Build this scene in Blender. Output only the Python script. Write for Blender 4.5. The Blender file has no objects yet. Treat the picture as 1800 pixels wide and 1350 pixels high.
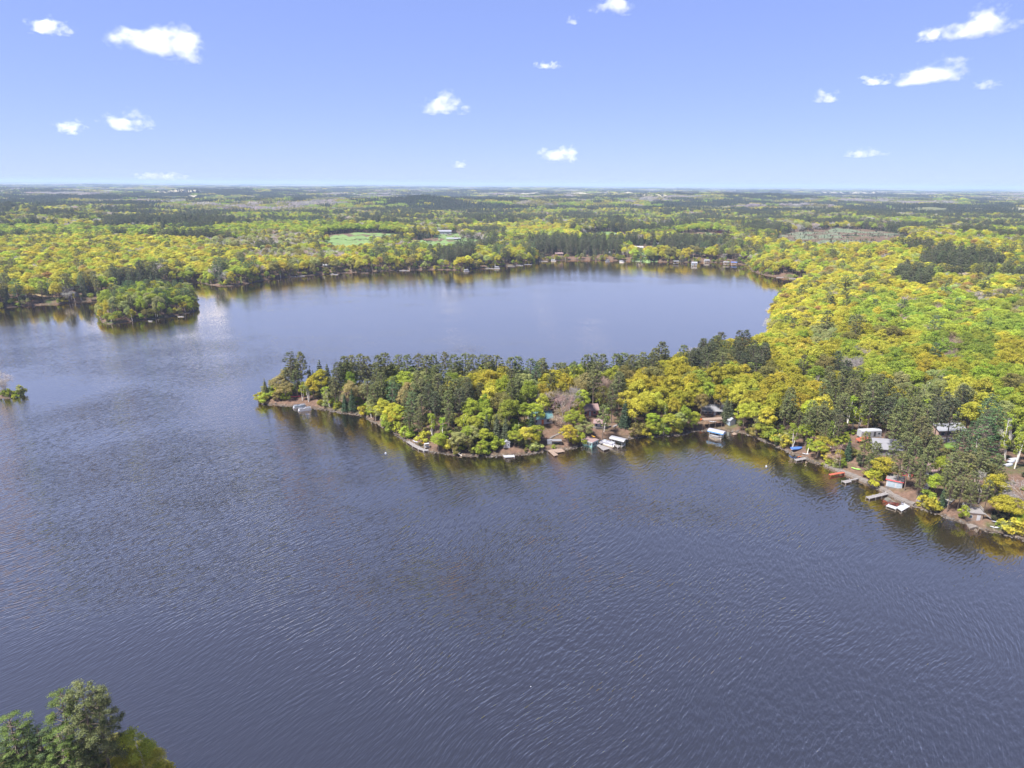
import bpy, math, random
import numpy as np
from mathutils import Matrix, Vector

SC = bpy.context.scene
COL = SC.collection
R = math.radians
rng = np.random.default_rng(7)
random.seed(7)

# ------------------------------------------------------------------ camera
CAM_H = 100.0
PITCH, ROLL = R(16.3), R(0.41)
FPX = 1200.0                                   # focal length in pixels of the 1800 x 1350 photograph (24 mm equivalent)
_F = np.array((0, math.cos(PITCH), -math.sin(PITCH)))
_U0 = np.array((0, math.sin(PITCH), math.cos(PITCH)))
_R0 = np.array((1.0, 0, 0))
_RT = math.cos(ROLL) * _R0 + math.sin(ROLL) * _U0
_UP = -math.sin(ROLL) * _R0 + math.cos(ROLL) * _U0
cd = bpy.data.cameras.new("camera")
cd.sensor_width = 36.0
cd.lens = 24.0
cd.clip_start, cd.clip_end = 0.5, 200000.0
cam = bpy.data.objects.new("camera", cd)
COL.objects.link(cam)
cam.matrix_world = Matrix(((_RT[0], _UP[0], -_F[0], 0), (_RT[1], _UP[1], -_F[1], 0), (_RT[2], _UP[2], -_F[2], CAM_H), (0, 0, 0, 1)))
SC.camera = cam

# ------------------------------------------------------------------ sky, sun, exposure
SUN_EL, SUN_AZ = R(60), R(242)                 # azimuth clockwise from +Y: behind the camera, to its left
w = bpy.data.worlds.new("World")
SC.world = w
w.use_nodes = True
nt = w.node_tree
nt.nodes.clear()
sky = nt.nodes.new("ShaderNodeTexSky")
sky.sky_type = 'NISHITA'
sky.sun_disc = False
sky.sun_elevation, sky.sun_rotation = SUN_EL, SUN_AZ
sky.altitude = 300
sky.air_density, sky.dust_density, sky.ozone_density = 0.6, 0.2, 6.0
tint = nt.nodes.new("ShaderNodeMix")
tint.data_type, tint.blend_type = 'RGBA', 'MULTIPLY'
tint.inputs[0].default_value = 1.0
tint.inputs[7].default_value = (1.0, 1.085, 1.74, 1)        # the photograph's violet white balance
gam = nt.nodes.new("ShaderNodeGamma")
gam.inputs[1].default_value = 0.42
nt.links.new(sky.outputs[0], gam.inputs[0])
bg = nt.nodes.new("ShaderNodeBackground")
bg.inputs[1].default_value = 0.10
wo = nt.nodes.new("ShaderNodeOutputWorld")
nt.links.new(gam.outputs[0], tint.inputs[6])
nt.links.new(tint.outputs[2], bg.inputs[0])
nt.links.new(bg.outputs[0], wo.inputs[0])
sl = bpy.data.lights.new("sun", 'SUN')
sl.energy, sl.angle, sl.color = 5.0, R(10.0), (1.0, 0.95, 0.86)
sun = bpy.data.objects.new("sun", sl)
COL.objects.link(sun)
sdir = Vector((math.sin(SUN_AZ) * math.cos(SUN_EL), math.cos(SUN_AZ) * math.cos(SUN_EL), math.sin(SUN_EL)))
sun.rotation_euler = sdir.to_track_quat('Z', 'Y').to_euler()
sun.location = (-200, -200, 400)
vs = SC.view_settings
vs.view_transform, vs.look, vs.gamma, vs.use_curve_mapping = 'Standard', 'None', 1.0, False
vs.exposure = 1.65
cy = SC.cycles
cy.max_bounces, cy.diffuse_bounces, cy.glossy_bounces, cy.transmission_bounces = 8, 4, 2, 4
cy.volume_bounces, cy.transparent_max_bounces = 6, 8
cy.sample_clamp_indirect = 4.0
cy.use_denoising = True

# ------------------------------------------------------------------ photograph pixel <-> ground
def ray(px, py):
    d = _F + (px - 900.0) / FPX * _RT + (675.0 - py) / FPX * _UP
    return d

def unproj(px, py, z=0.0):
    d = ray(px, py)
    t = (z - CAM_H) / d[2]
    return np.array((d[0] * t, d[1] * t))

def proj(x, y, z):
    x, y, z = np.asarray(x, float), np.asarray(y, float), np.asarray(z, float) - CAM_H
    a = x * _RT[0] + y * _RT[1] + z * _RT[2]
    b = x * _UP[0] + y * _UP[1] + z * _UP[2]
    c = x * _F[0] + y * _F[1] + z * _F[2]
    return 900 + FPX * a / c, 675 - FPX * b / c, c

# ------------------------------------------------------------------ shorelines
LAKE_PX = [(-150, 552), (0, 542), (60, 537), (110, 534), (165, 529), (215, 520), (270, 508), (325, 499), (345, 496), (380, 503), (405, 503),
  (440, 498), (470, 492), (520, 486), (575, 482), (640, 478), (700, 475), (760, 474), (815, 475), (850, 471), (900, 467), (935, 464), (945, 459),
  (1000, 457), (1080, 458), (1180, 461), (1250, 461), (1310, 464), (1318, 470), (1322, 477), (1345, 484), (1375, 488), (1405, 490), (1425, 494),
  (1415, 508), (1390, 520), (1368, 533), (1358, 548), (1352, 575), (1347, 600), (1340, 613), (1320, 627), (1280, 640), (1230, 652), (1170, 664),
  (1100, 678), (1000, 689), (900, 690), (800, 689), (700, 688), (600, 688), (540, 688), (490, 690), (462, 697), (454, 706), (466, 712), (510, 714), (540, 717),
  (580, 722), (600, 727), (632, 730), (650, 738), (680, 755), (700, 768), (722, 780), (745, 793), (770, 797), (810, 801), (850, 803), (890, 802),
  (930, 799), (960, 793), (1000, 790), (1030, 783), (1060, 777), (1110, 770), (1150, 768), (1185, 766), (1205, 763), (1230, 757), (1270, 758),
  (1300, 760), (1330, 770), (1360, 784), (1390, 797), (1410, 804), (1430, 813), (1455, 821), (1480, 832), (1510, 844), (1540, 858), (1560, 869),
  (1590, 885), (1610, 891), (1640, 902), (1680, 915), (1720, 929), (1760, 938), (1800, 950), (1900, 990), (2100, 1100)]
LAKE = [tuple(unproj(*p)) for p in LAKE_PX] + [(330, 40), (380, -250), (-420, -250), (-520, 150), (-560, 330), (-470, 420)]
ISLAND = [tuple(unproj(*p)) for p in [(178, 566), (190, 571), (215, 567), (250, 563), (300, 557), (340, 549), (350, 540), (345, 529), (330, 523), (270, 523), (205, 529), (174, 541), (171, 555)]]
ISLET = [tuple(unproj(*p)) for p in [(-20, 699), (10, 701), (35, 698), (46, 693), (32, 687), (-5, 687)]]
NEARLAND = [tuple(unproj(*p)) for p in [(-500, 1300), (0, 1322), (100, 1318), (180, 1324), (240, 1342), (283, 1372), (330, 1460), (330, 1750), (-900, 1900)]]
POLYS = [np.array(LAKE), np.array(ISLAND), np.array(ISLET), np.array(NEARLAND)]

_w = np.random.default_rng(3)
_WK = [(_w.uniform(0, 2 * math.pi), _w.uniform(0, 2 * math.pi), 2 ** (i * 0.42)) for i in range(12)]
def wav(x, y, L):                              # smooth noise, about -1..1
    s = 0.0
    n = 0.0
    for a, p, f in _WK:
        k = 2 * math.pi * f / (L * 2)
        s = s + np.sin((x * math.cos(a) + y * math.sin(a)) * k + p + 1.7 * np.sin((x * math.sin(a) - y * math.cos(a)) * k * 0.6 + p * 3)) / f ** 0.7
        n += 1 / f ** 0.7
    return s / n * 2.6

def _inside(P, x, y):
    r = np.zeros(x.shape, bool)
    j = len(P) - 1
    for i in range(len(P)):
        xi, yi = P[i]
        xj, yj = P[j]
        if yi != yj:
            c = ((yi > y) != (yj > y)) & (x < (xj - xi) * (y - yi) / (yj - yi) + xi)
            r ^= c
        j = i
    return r

_SA = [(P, np.roll(P, -1, 0)) for P in POLYS]
_S0 = np.concatenate([p for p, q in _SA])
_SE = np.concatenate([q - p for p, q in _SA])
_SL = (_SE ** 2).sum(1) + 1e-9
def _sd1(x, y):                                # the same for one point
    r = np.array((x, y)) - _S0
    t = np.clip((r * _SE).sum(1) / _SL, 0, 1)
    d = math.sqrt((((r - _SE * t[:, None])) ** 2).sum(1).min())
    water = True
    for k, (P, Q) in enumerate(_SA):
        c = (P[:, 1] > y) != (Q[:, 1] > y)
        dy = np.where(c, Q[:, 1] - P[:, 1], 1.0)
        ins = bool((c & (x < (Q[:, 0] - P[:, 0]) * (y - P[:, 1]) / dy + P[:, 0])).sum() % 2)
        water = ins if k == 0 else (water and not ins)
    return -d if water else d

def sdist(x, y):                               # + on land, - in the lake
    x, y = np.atleast_1d(np.asarray(x, float)), np.atleast_1d(np.asarray(y, float))
    if x.size <= 8:
        s = np.array([_sd1(u, v) for u, v in zip(x, y)])
        return s + 0.7 * wav(x, y, 9.0) * np.clip(700 / (np.hypot(x, y) + 1), 0, 1)
    d = np.full(x.shape, 1e9)
    for P in POLYS:
        Q = np.roll(P, -1, 0)
        for (ax, ay), (bx, by) in zip(P, Q):
            ex, ey = bx - ax, by - ay
            L2 = ex * ex + ey * ey + 1e-9
            t = np.clip(((x - ax) * ex + (y - ay) * ey) / L2, 0, 1)
            d = np.minimum(d, (x - ax - t * ex) ** 2 + (y - ay - t * ey) ** 2)
    d = np.sqrt(d)
    water = _inside(POLYS[0], x, y)
    for P in POLYS[1:]:
        water &= ~_inside(P, x, y)
    s = np.where(water, -d, d)
    return s + 0.7 * wav(x, y, 9.0) * np.clip(700 / (np.hypot(x, y) + 1), 0, 1)

HILL = unproj(1700, 470)
def terrain(x, y, s=None):
    x, y = np.atleast_1d(np.asarray(x, float)), np.atleast_1d(np.asarray(y, float))
    if s is None:
        s = sdist(x, y)
    r = np.hypot(x, y)
    sl_ = np.maximum(s, 0)
    z = 5.2 * (1 - np.exp(-sl_ / 13.0)) + 0.25 * wav(x, y, 14) * np.clip(sl_ / 6, 0, 1)
    z = z + (7 + 5 * wav(x, y, 420)) * np.clip((sl_ - 25) / 250, 0, 1) * np.clip(r / 600, 0, 1)
    z = z + (14 * wav(x * 0.6, y, 1700)) * np.clip((sl_ - 300) / 1500, 0, 1)
    z = z + 16 * np.exp(-((x - HILL[0]) ** 2 / 260 ** 2 + (y - HILL[1]) ** 2 / 330 ** 2)) * np.clip(sl_ / 120, 0, 1)
    z = z + 26 * np.clip((r - 15000) / 20000, 0, 1) * (1 + 0.5 * wav(x, y, 6000))
    return np.where(s > 0, z, np.maximum(-4.0, s * 0.28) - 0.05)

def placev(px, py):
    px, py = np.asarray(px, float), np.asarray(py, float)
    d = _F[None] + ((px - 900.0) / FPX)[:, None] * _RT + ((675.0 - py) / FPX)[:, None] * _UP
    z = np.full(px.shape, 3.0)
    for _ in range(8):
        t = (z - CAM_H) / d[:, 2]
        x, y = d[:, 0] * t, d[:, 1] * t
        z = terrain(x, y)
    return x, y, z

def place(px, py, h=0.0):                      # ground point seen at a pixel, or the foot of something whose top (h above ground) is seen there
    z = h + 3.0
    for _ in range(8):
        p = unproj(px, py, z)
        z = float(terrain(p[0], p[1])[0]) + h
    return p[0], p[1], z - h

# ------------------------------------------------------------------ materials
MATS = {}
def ramp(nt, fac, stops):
    n = nt.nodes.new("ShaderNodeValToRGB")
    e = n.color_ramp.elements
    while len(e) < len(stops):
        e.new(0.5)
    for k, (p, c) in enumerate(stops):
        e[k].position, e[k].color = p, (*c, 1)
    nt.links.new(fac, n.inputs[0])
    return n.outputs[0]

def noise(nt, scale, detail=4, vec=None, rough=0.6):
    n = nt.nodes.new("ShaderNodeTexNoise")
    n.inputs["Scale"].default_value = scale
    n.inputs["Detail"].default_value = detail
    n.inputs["Roughness"].default_value = rough
    if vec is not None:
        nt.links.new(vec, n.inputs["Vector"])
    return n.outputs[0]

def newmat(name):
    m = bpy.data.materials.new(name)
    m.use_nodes = True
    m.node_tree.nodes.clear()
    o = m.node_tree.nodes.new("ShaderNodeOutputMaterial")
    MATS[name] = m
    return m, m.node_tree, o

def solid(name, c, rough=0.6, var=0.25, scale=1.2, metallic=0.0, boards=None):
    """painted or weathered surface: base colour broken up by two noises; boards = (axis, width) adds narrow dark joints"""
    m, nt, o = newmat(name)
    b = nt.nodes.new("ShaderNodeBsdfPrincipled")
    tc = nt.nodes.new("ShaderNodeTexCoord")
    f = noise(nt, scale, 5, tc.outputs["Object"])
    col = ramp(nt, f, [(0.25, tuple(v * (1 - var) for v in c)), (0.75, tuple(min(1, v * (1 + var * 0.6)) for v in c))])
    if boards:
        sp = nt.nodes.new("ShaderNodeSeparateXYZ")
        nt.links.new(tc.outputs["Object"], sp.inputs[0])
        mo = nt.nodes.new("ShaderNodeMath")
        mo.operation = 'PINGPONG'
        mo.inputs[1].default_value = boards[1] / 2
        nt.links.new(sp.outputs[boards[0]], mo.inputs[0])
        r2 = ramp(nt, mo.outputs[0], [(0.0, (0.35, 0.35, 0.35)), (0.025, (1, 1, 1))])
        mx = nt.nodes.new("ShaderNodeMix")
        mx.data_type, mx.blend_type = 'RGBA', 'MULTIPLY'
        mx.inputs[0].default_value = 1
        nt.links.new(col, mx.inputs[6])
        nt.links.new(r2, mx.inputs[7])
        col = mx.outputs[2]
    nt.links.new(col, b.inputs["Base Color"])
    b.inputs["Roughness"].default_value = rough
    b.inputs["Metallic"].default_value = metallic
    nt.links.new(b.outputs[0], o.inputs[0])
    return m

def foliage_mat(name, transl=0.28, var=0.55):
    m, nt, o = newmat(name)
    at = nt.nodes.new("ShaderNodeAttribute")
    at.attribute_type, at.attribute_name = 'INSTANCER', "tint"
    lf = nt.nodes.new("ShaderNodeAttribute")
    lf.attribute_type, lf.attribute_name = 'GEOMETRY', "leafvar"
    rp = ramp(nt, lf.outputs["Fac"], [(0.0, (1 - var * 0.8, 1 - var * 0.7, 1 - var * 0.8)), (0.5, (1, 1, 1)), (1.0, (1 + var * 0.9, 1 + var * 0.7, 1 + var * 0.5))])
    mx = nt.nodes.new("ShaderNodeMix")
    mx.data_type, mx.blend_type = 'RGBA', 'MULTIPLY'
    mx.inputs[0].default_value = 1
    nt.links.new(at.outputs["Color"], mx.inputs[6])
    nt.links.new(rp, mx.inputs[7])
    d = nt.nodes.new("ShaderNodeBsdfDiffuse")
    t = nt.nodes.new("ShaderNodeBsdfTranslucent")
    s = nt.nodes.new("ShaderNodeMixShader")
    s.inputs[0].default_value = transl
    nt.links.new(mx.outputs[2], d.inputs[0])
    nt.links.new(mx.outputs[2], t.inputs[0])
    nt.links.new(d.outputs[0], s.inputs[1])
    nt.links.new(t.outputs[0], s.inputs[2])
    nt.links.new(s.outputs[0], o.inputs[0])
    return m

LEAF = foliage_mat("leaves", 0.52, 0.42)
NEEDLE = foliage_mat("needles", 0.25, 0.6)
BARK = solid("bark", (0.11, 0.085, 0.07), 0.9, 0.4, 3)
PALEBARK = solid("pale_bark", (0.55, 0.52, 0.48), 0.8, 0.3, 3)
GREYBARK = solid("grey_bark", (0.30, 0.27, 0.25), 0.9, 0.3, 3)

# ------------------------------------------------------------------ mesh builder
class MB:
    def __init__(s):
        s.v, s.f = [], []
    def add(s, v, f):
        b = len(s.v)
        s.v += [tuple(p) for p in v]
        s.f += [tuple(i + b for i in q) for q in f]
        return s
    def box(s, x0, x1, y0, y1, z0, z1):
        return s.add([(x0, y0, z0), (x1, y0, z0), (x1, y1, z0), (x0, y1, z0), (x0, y0, z1), (x1, y0, z1), (x1, y1, z1), (x0, y1, z1)],
                     [(3, 2, 1, 0), (4, 5, 6, 7), (0, 1, 5, 4), (1, 2, 6, 5), (2, 3, 7, 6), (3, 0, 4, 7)])
    def tube(s, p, q, r0, r1=None, n=6):
        r1 = r0 if r1 is None else r1
        p, q = Vector(p), Vector(q)
        d = (q - p).normalized()
        a = d.orthogonal().normalized()
        b = d.cross(a)
        v = []
        for c, r in ((p, r0), (q, r1)):
            for k in range(n):
                t = 2 * math.pi * k / n
                v.append(c + (a * math.cos(t) + b * math.sin(t)) * r)
        f = [(k, (k + 1) % n, n + (k + 1) % n, n + k) for k in range(n)]
        f += [tuple(range(n - 1, -1, -1)), tuple(range(n, 2 * n))]
        return s.add(v, f)
    def loft(s, secs):                         # sections: equal-length rings of points, capped
        n = len(secs[0])
        v = [p for q in secs for p in q]
        f = []
        for k in range(len(secs) - 1):
            for i in range(n):
                j = (i + 1) % n
                f.append((k * n + i, k * n + j, (k + 1) * n + j, (k + 1) * n + i))
        f += [tuple(range(n - 1, -1, -1)), tuple(range((len(secs) - 1) * n, len(secs) * n))]
        return s.add(v, f)
    def build(s, name, mat, parent=None, smooth=False):
        me = bpy.data.meshes.new(name)
        me.from_pydata(s.v, [], s.f)
        me.materials.append(mat)
        if smooth:
            me.polygons.foreach_set("use_smooth", [True] * len(me.polygons))
        o = bpy.data.objects.new(name, me)
        COL.objects.link(o)
        o.parent = parent
        return o

def tag(o, label=None, cat=None, group=None, kind=None):
    for k, v in (("label", label), ("category", cat), ("group", group), ("kind", kind)):
        if v:
            o[k] = v
    return o

def empty(name, loc, rz=0.0, label=None, cat=None, group=None):
    o = bpy.data.objects.new(name, None)
    o.empty_display_size = 0.5
    COL.objects.link(o)
    o.location = loc
    o.rotation_euler = (0, 0, rz)
    return tag(o, label, cat, group)

def np_mesh(name, V, F, mats, leafvar=None, matidx=None, smooth=False):
    me = bpy.data.meshes.new(name)
    me.from_pydata(V.tolist() if hasattr(V, "tolist") else V, [], F.tolist() if hasattr(F, "tolist") else F)
    for m in mats:
        me.materials.append(m)
    if leafvar is not None:
        a = me.attributes.new("leafvar", 'FLOAT', 'FACE')
        a.data.foreach_set("value", np.asarray(leafvar, np.float32))
    if matidx is not None:
        me.polygons.foreach_set("material_index", np.asarray(matidx, np.int32))
    if smooth:
        me.polygons.foreach_set("use_smooth", [True] * len(me.polygons))
    return me

# ------------------------------------------------------------------ ground
def build_ground():
    NA, NR = 440, 640
    az = np.linspace(R(-62), R(62), NA)
    rr = np.exp(np.linspace(math.log(25.0), math.log(44000.0), NR))
    A, D = np.meshgrid(az, rr)
    X, Y = D * np.sin(A), D * np.cos(A)
    s = sdist(X.ravel(), Y.ravel())
    z = terrain(X.ravel(), Y.ravel(), s)
    V = np.stack([X.ravel(), Y.ravel(), z], 1)
    i = np.arange(NR - 1)[:, None] * NA + np.arange(NA - 1)[None, :]
    F = np.stack([i, i + 1, i + 1 + NA, i + NA], -1).reshape(-1, 4)[:, ::-1]
    me = np_mesh("ground", V, F, [ground_mat()], smooth=True)
    a = me.attributes.new("shore", 'FLOAT', 'POINT')
    a.data.foreach_set("value", s.astype(np.float32))
    o = bpy.data.objects.new("ground", me)
    COL.objects.link(o)
    tag(o, "brown and green forest floor reaching to the horizon", None, None, "structure")

def ground_mat():
    m, nt, o = newmat("forest_floor")
    g = nt.nodes.new("ShaderNodeNewGeometry")
    at = nt.nodes.new("ShaderNodeAttribute")
    at.attribute_name = "shore"
    n1 = noise(nt, 0.09, 6, g.outputs["Position"])
    n2 = noise(nt, 0.9, 4, g.outputs["Position"])
    c = ramp(nt, n1, [(0.30, (0.055, 0.040, 0.030)), (0.46, (0.105, 0.066, 0.050)), (0.56, (0.085, 0.062, 0.040)), (0.66, (0.045, 0.060, 0.020))])
    v = ramp(nt, n2, [(0.3, (0.7, 0.7, 0.7)), (0.7, (1.2, 1.2, 1.2))])
    mx = nt.nodes.new("ShaderNodeMix")
    mx.data_type, mx.blend_type = 'RGBA', 'MULTIPLY'
    mx.inputs[0].default_value = 1
    nt.links.new(c, mx.inputs[6])
    nt.links.new(v, mx.inputs[7])
    # far country: wood and field in stretched patches
    mp = nt.nodes.new("ShaderNodeMapping")
    mp.inputs["Scale"].default_value = (0.6, 1.0, 1.0)
    nt.links.new(g.outputs["Position"], mp.inputs[0])
    nf = noise(nt, 0.0011, 5, mp.outputs[0], 0.65)
    cf = ramp(nt, nf, [(0.36, (0.03, 0.045, 0.03)), (0.47, (0.06, 0.075, 0.035)), (0.52, (0.10, 0.12, 0.05)), (0.58, (0.16, 0.16, 0.09)), (0.66, (0.22, 0.21, 0.12))])
    ln = nt.nodes.new("ShaderNodeVectorMath")
    ln.operation = 'LENGTH'
    nt.links.new(g.outputs["Position"], ln.inputs[0])
    mr = nt.nodes.new("ShaderNodeMapRange")
    mr.inputs[1].default_value, mr.inputs[2].default_value = 1500, 4000
    nt.links.new(ln.outputs["Value"], mr.inputs[0])
    m2 = nt.nodes.new("ShaderNodeMix")
    m2.data_type = 'RGBA'
    nt.links.new(mr.outputs[0], m2.inputs[0])
    nt.links.new(mx.outputs[2], m2.inputs[6])
    nt.links.new(cf, m2.inputs[7])
    # wet mud and stones at the water's edge
    ms = nt.nodes.new("ShaderNodeMapRange")
    ms.inputs[1].default_value, ms.inputs[2].default_value = 0.3, 2.2
    ms.inputs[3].default_value, ms.inputs[4].default_value = 1, 0
    nt.links.new(at.outputs["Fac"], ms.inputs[0])
    edge = ramp(nt, n2, [(0.35, (0.03, 0.024, 0.02)), (0.6, (0.085, 0.065, 0.05)), (0.72, (0.2, 0.18, 0.16))])
    m3 = nt.nodes.new("ShaderNodeMix")
    m3.data_type = 'RGBA'
    nt.links.new(ms.outputs[0], m3.inputs[0])
    nt.links.new(m2.outputs[2], m3.inputs[6])
    nt.links.new(edge, m3.inputs[7])
    b = nt.nodes.new("ShaderNodeBsdfPrincipled")
    b.inputs["Roughness"].default_value = 0.95
    b.inputs["Specular IOR Level"].default_value = 0.1
    bp = nt.nodes.new("ShaderNodeBump")
    bp.inputs["Strength"].default_value = 0.6
    bp.inputs["Distance"].default_value = 0.4
    nt.links.new(n2, bp.inputs["Height"])
    nt.links.new(bp.outputs[0], b.inputs["Normal"])
    nt.links.new(m3.outputs[2], b.inputs["Base Color"])
    nt.links.new(b.outputs[0], o.inputs[0])
    return m

def water_mat():
    m, nt, o = newmat("lake_water")
    g = nt.nodes.new("ShaderNodeNewGeometry")
    def wave(rot, sx, sy, scale, det):
        vr = nt.nodes.new("ShaderNodeVectorRotate")
        vr.rotation_type = 'Z_AXIS'
        vr.inputs["Angle"].default_value = -rot
        mp = nt.nodes.new("ShaderNodeVectorMath")
        mp.operation = 'MULTIPLY'
        mp.inputs[1].default_value = (sx, sy, 1)
        nt.links.new(vr.outputs[0], mp.inputs[0])
        # bend the crests a little
        nn = nt.nodes.new("ShaderNodeTexNoise")
        nn.inputs["Scale"].default_value = 0.018
        nn.inputs["Detail"].default_value = 1
        nt.links.new(g.outputs["Position"], nn.inputs["Vector"])
        ad = nt.nodes.new("ShaderNodeVectorMath")
        ad.operation = 'MULTIPLY_ADD'
        ad.inputs[1].default_value = (22, 22, 0)
        nt.links.new(nn.outputs["Color"], ad.inputs[0])
        nt.links.new(g.outputs["Position"], ad.inputs[2])
        nt.links.new(ad.outputs[0], vr.inputs[0])
        return noise(nt, scale, det, mp.outputs[0], 0.5)
    w1 = wave(R(52), 0.24, 1.0, 1.45, 1)
    w2 = wave(R(38), 0.3, 1.0, 0.36, 1)
    w3 = wave(R(66), 0.5, 1.0, 2.2, 2)
    def mul(a, k):
        q = nt.nodes.new("ShaderNodeMath")
        q.operation = 'MULTIPLY'
        q.inputs[1].default_value = k
        nt.links.new(a, q.inputs[0])
        return q.outputs[0]
    def add(a, b):
        q = nt.nodes.new("ShaderNodeMath")
        nt.links.new(a, q.inputs[0])
        nt.links.new(b, q.inputs[1])
        return q.outputs[0]
    h = add(add(mul(w1, 0.85), mul(w2, 0.25)), mul(w3, 0.14))
    gust = noise(nt, 0.011, 3, g.outputs["Position"])
    gs = nt.nodes.new("ShaderNodeMapRange")
    gs.inputs[1].default_value, gs.inputs[2].default_value = 0.3, 0.7
    gs.inputs[3].default_value, gs.inputs[4].default_value = 0.55, 1.0
    nt.links.new(gust, gs.inputs[0])
    bp = nt.nodes.new("ShaderNodeBump")
    bp.inputs["Distance"].default_value = 0.55
    # breezy open water, calmer in the sheltered bay behind the peninsula
    sy = nt.nodes.new("ShaderNodeSeparateXYZ")
    nt.links.new(g.outputs["Position"], sy.inputs[0])
    calm = nt.nodes.new("ShaderNodeMapRange")
    calm.inputs[1].default_value, calm.inputs[2].default_value = 190, 500
    calm.inputs[3].default_value, calm.inputs[4].default_value = 1.0, 0.15
    nt.links.new(sy.outputs[1], calm.inputs[0])
    st_ = nt.nodes.new("ShaderNodeMath")
    st_.operation = 'MULTIPLY'
    nt.links.new(gs.outputs[0], st_.inputs[0])
    nt.links.new(calm.outputs[0], st_.inputs[1])
    # wind does not reach the strip of water under the trees
    ofs = nt.nodes.new("ShaderNodeAttribute")
    ofs.attribute_name = "offshore"
    lee = nt.nodes.new("ShaderNodeMapRange")
    lee.interpolation_type = 'SMOOTHSTEP'
    lee.inputs[1].default_value, lee.inputs[2].default_value = 10, 60
    lee.inputs[3].default_value, lee.inputs[4].default_value = 0.34, 1.0
    nt.links.new(ofs.outputs["Fac"], lee.inputs[0])
    s2_ = nt.nodes.new("ShaderNodeMath")
    s2_.operation = 'MULTIPLY'
    nt.links.new(st_.outputs[0], s2_.inputs[0])
    nt.links.new(lee.outputs[0], s2_.inputs[1])
    nt.links.new(s2_.outputs[0], bp.inputs["Strength"])
    nt.links.new(h, bp.inputs["Height"])
    # dark tannin-stained body under a mirror-like surface weighted by a boosted Fresnel curve
    body = nt.nodes.new("ShaderNodeBsdfDiffuse")
    body.inputs[0].default_value = (0.006, 0.005, 0.005, 1)
    gl = nt.nodes.new("ShaderNodeBsdfGlossy")
    gl.inputs["Color"].default_value = (1.0, 0.85, 0.665, 1)
    gl.inputs["Roughness"].default_value = 0.05
    fr = nt.nodes.new("ShaderNodeFresnel")
    fr.inputs["IOR"].default_value = 1.6
    mx = nt.nodes.new("ShaderNodeMixShader")
    nt.links.new(bp.outputs[0], gl.inputs["Normal"])
    nt.links.new(bp.outputs[0], fr.inputs["Normal"])
    inv = nt.nodes.new("ShaderNodeMath")          # reflection strengthened beyond plain Fresnel to brighten the lake: 1 - (1 - F)^5
    inv.operation = 'SUBTRACT'
    inv.inputs[0].default_value = 1.0
    nt.links.new(fr.outputs[0], inv.inputs[1])
    pw = nt.nodes.new("ShaderNodeMath")
    pw.operation = 'POWER'
    pw.inputs[1].default_value = 5.0
    nt.links.new(inv.outputs[0], pw.inputs[0])
    fac = nt.nodes.new("ShaderNodeMath")
    fac.operation = 'SUBTRACT'
    fac.inputs[0].default_value = 1.0
    nt.links.new(pw.outputs[0], fac.inputs[1])
    nt.links.new(fac.outputs[0], mx.inputs[0])
    nt.links.new(body.outputs[0], mx.inputs[1])
    nt.links.new(gl.outputs[0], mx.inputs[2])
    nt.links.new(mx.outputs[0], o.inputs[0])
    return m

def build_water():
    xs = np.linspace(-620, 620, 190)
    ys = np.linspace(-260, 1160, 220)
    X, Y = np.meshgrid(xs, ys)
    V = np.stack([X.ravel(), Y.ravel(), np.zeros(X.size)], 1)
    n = len(xs)
    i = np.arange(len(ys) - 1)[:, None] * n + np.arange(n - 1)[None, :]
    F = np.stack([i, i + 1, i + 1 + n, i + n], -1).reshape(-1, 4)
    me = np_mesh("lake", V, F, [water_mat()])
    at = me.attributes.new("offshore", 'FLOAT', 'POINT')
    at.data.foreach_set("value", (-sdist(X.ravel(), Y.ravel())).astype(np.float32))
    o = bpy.data.objects.new("lake", me)
    COL.objects.link(o)
    tag(o, "rippled dark blue lake water around the wooded peninsula", None, None, "structure")

build_ground()
build_water()

# ------------------------------------------------------------------ haze
def build_haze():
    m, nt, o = newmat("haze_air")
    v = nt.nodes.new("ShaderNodeVolumePrincipled")
    v.inputs["Color"].default_value = (0.40, 0.52, 0.76, 1)
    v.inputs["Density"].default_value = 6.5e-5
    v.inputs["Anisotropy"].default_value = 0.0
    nt.links.new(v.outputs[0], o.inputs[1])
    h = MB().box(-46000, 46000, -4000, 46000, -6, 150).build("haze", m)
    tag(h, "thin blue haze over the distant woods", None, None, "stuff")
build_haze()

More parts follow.
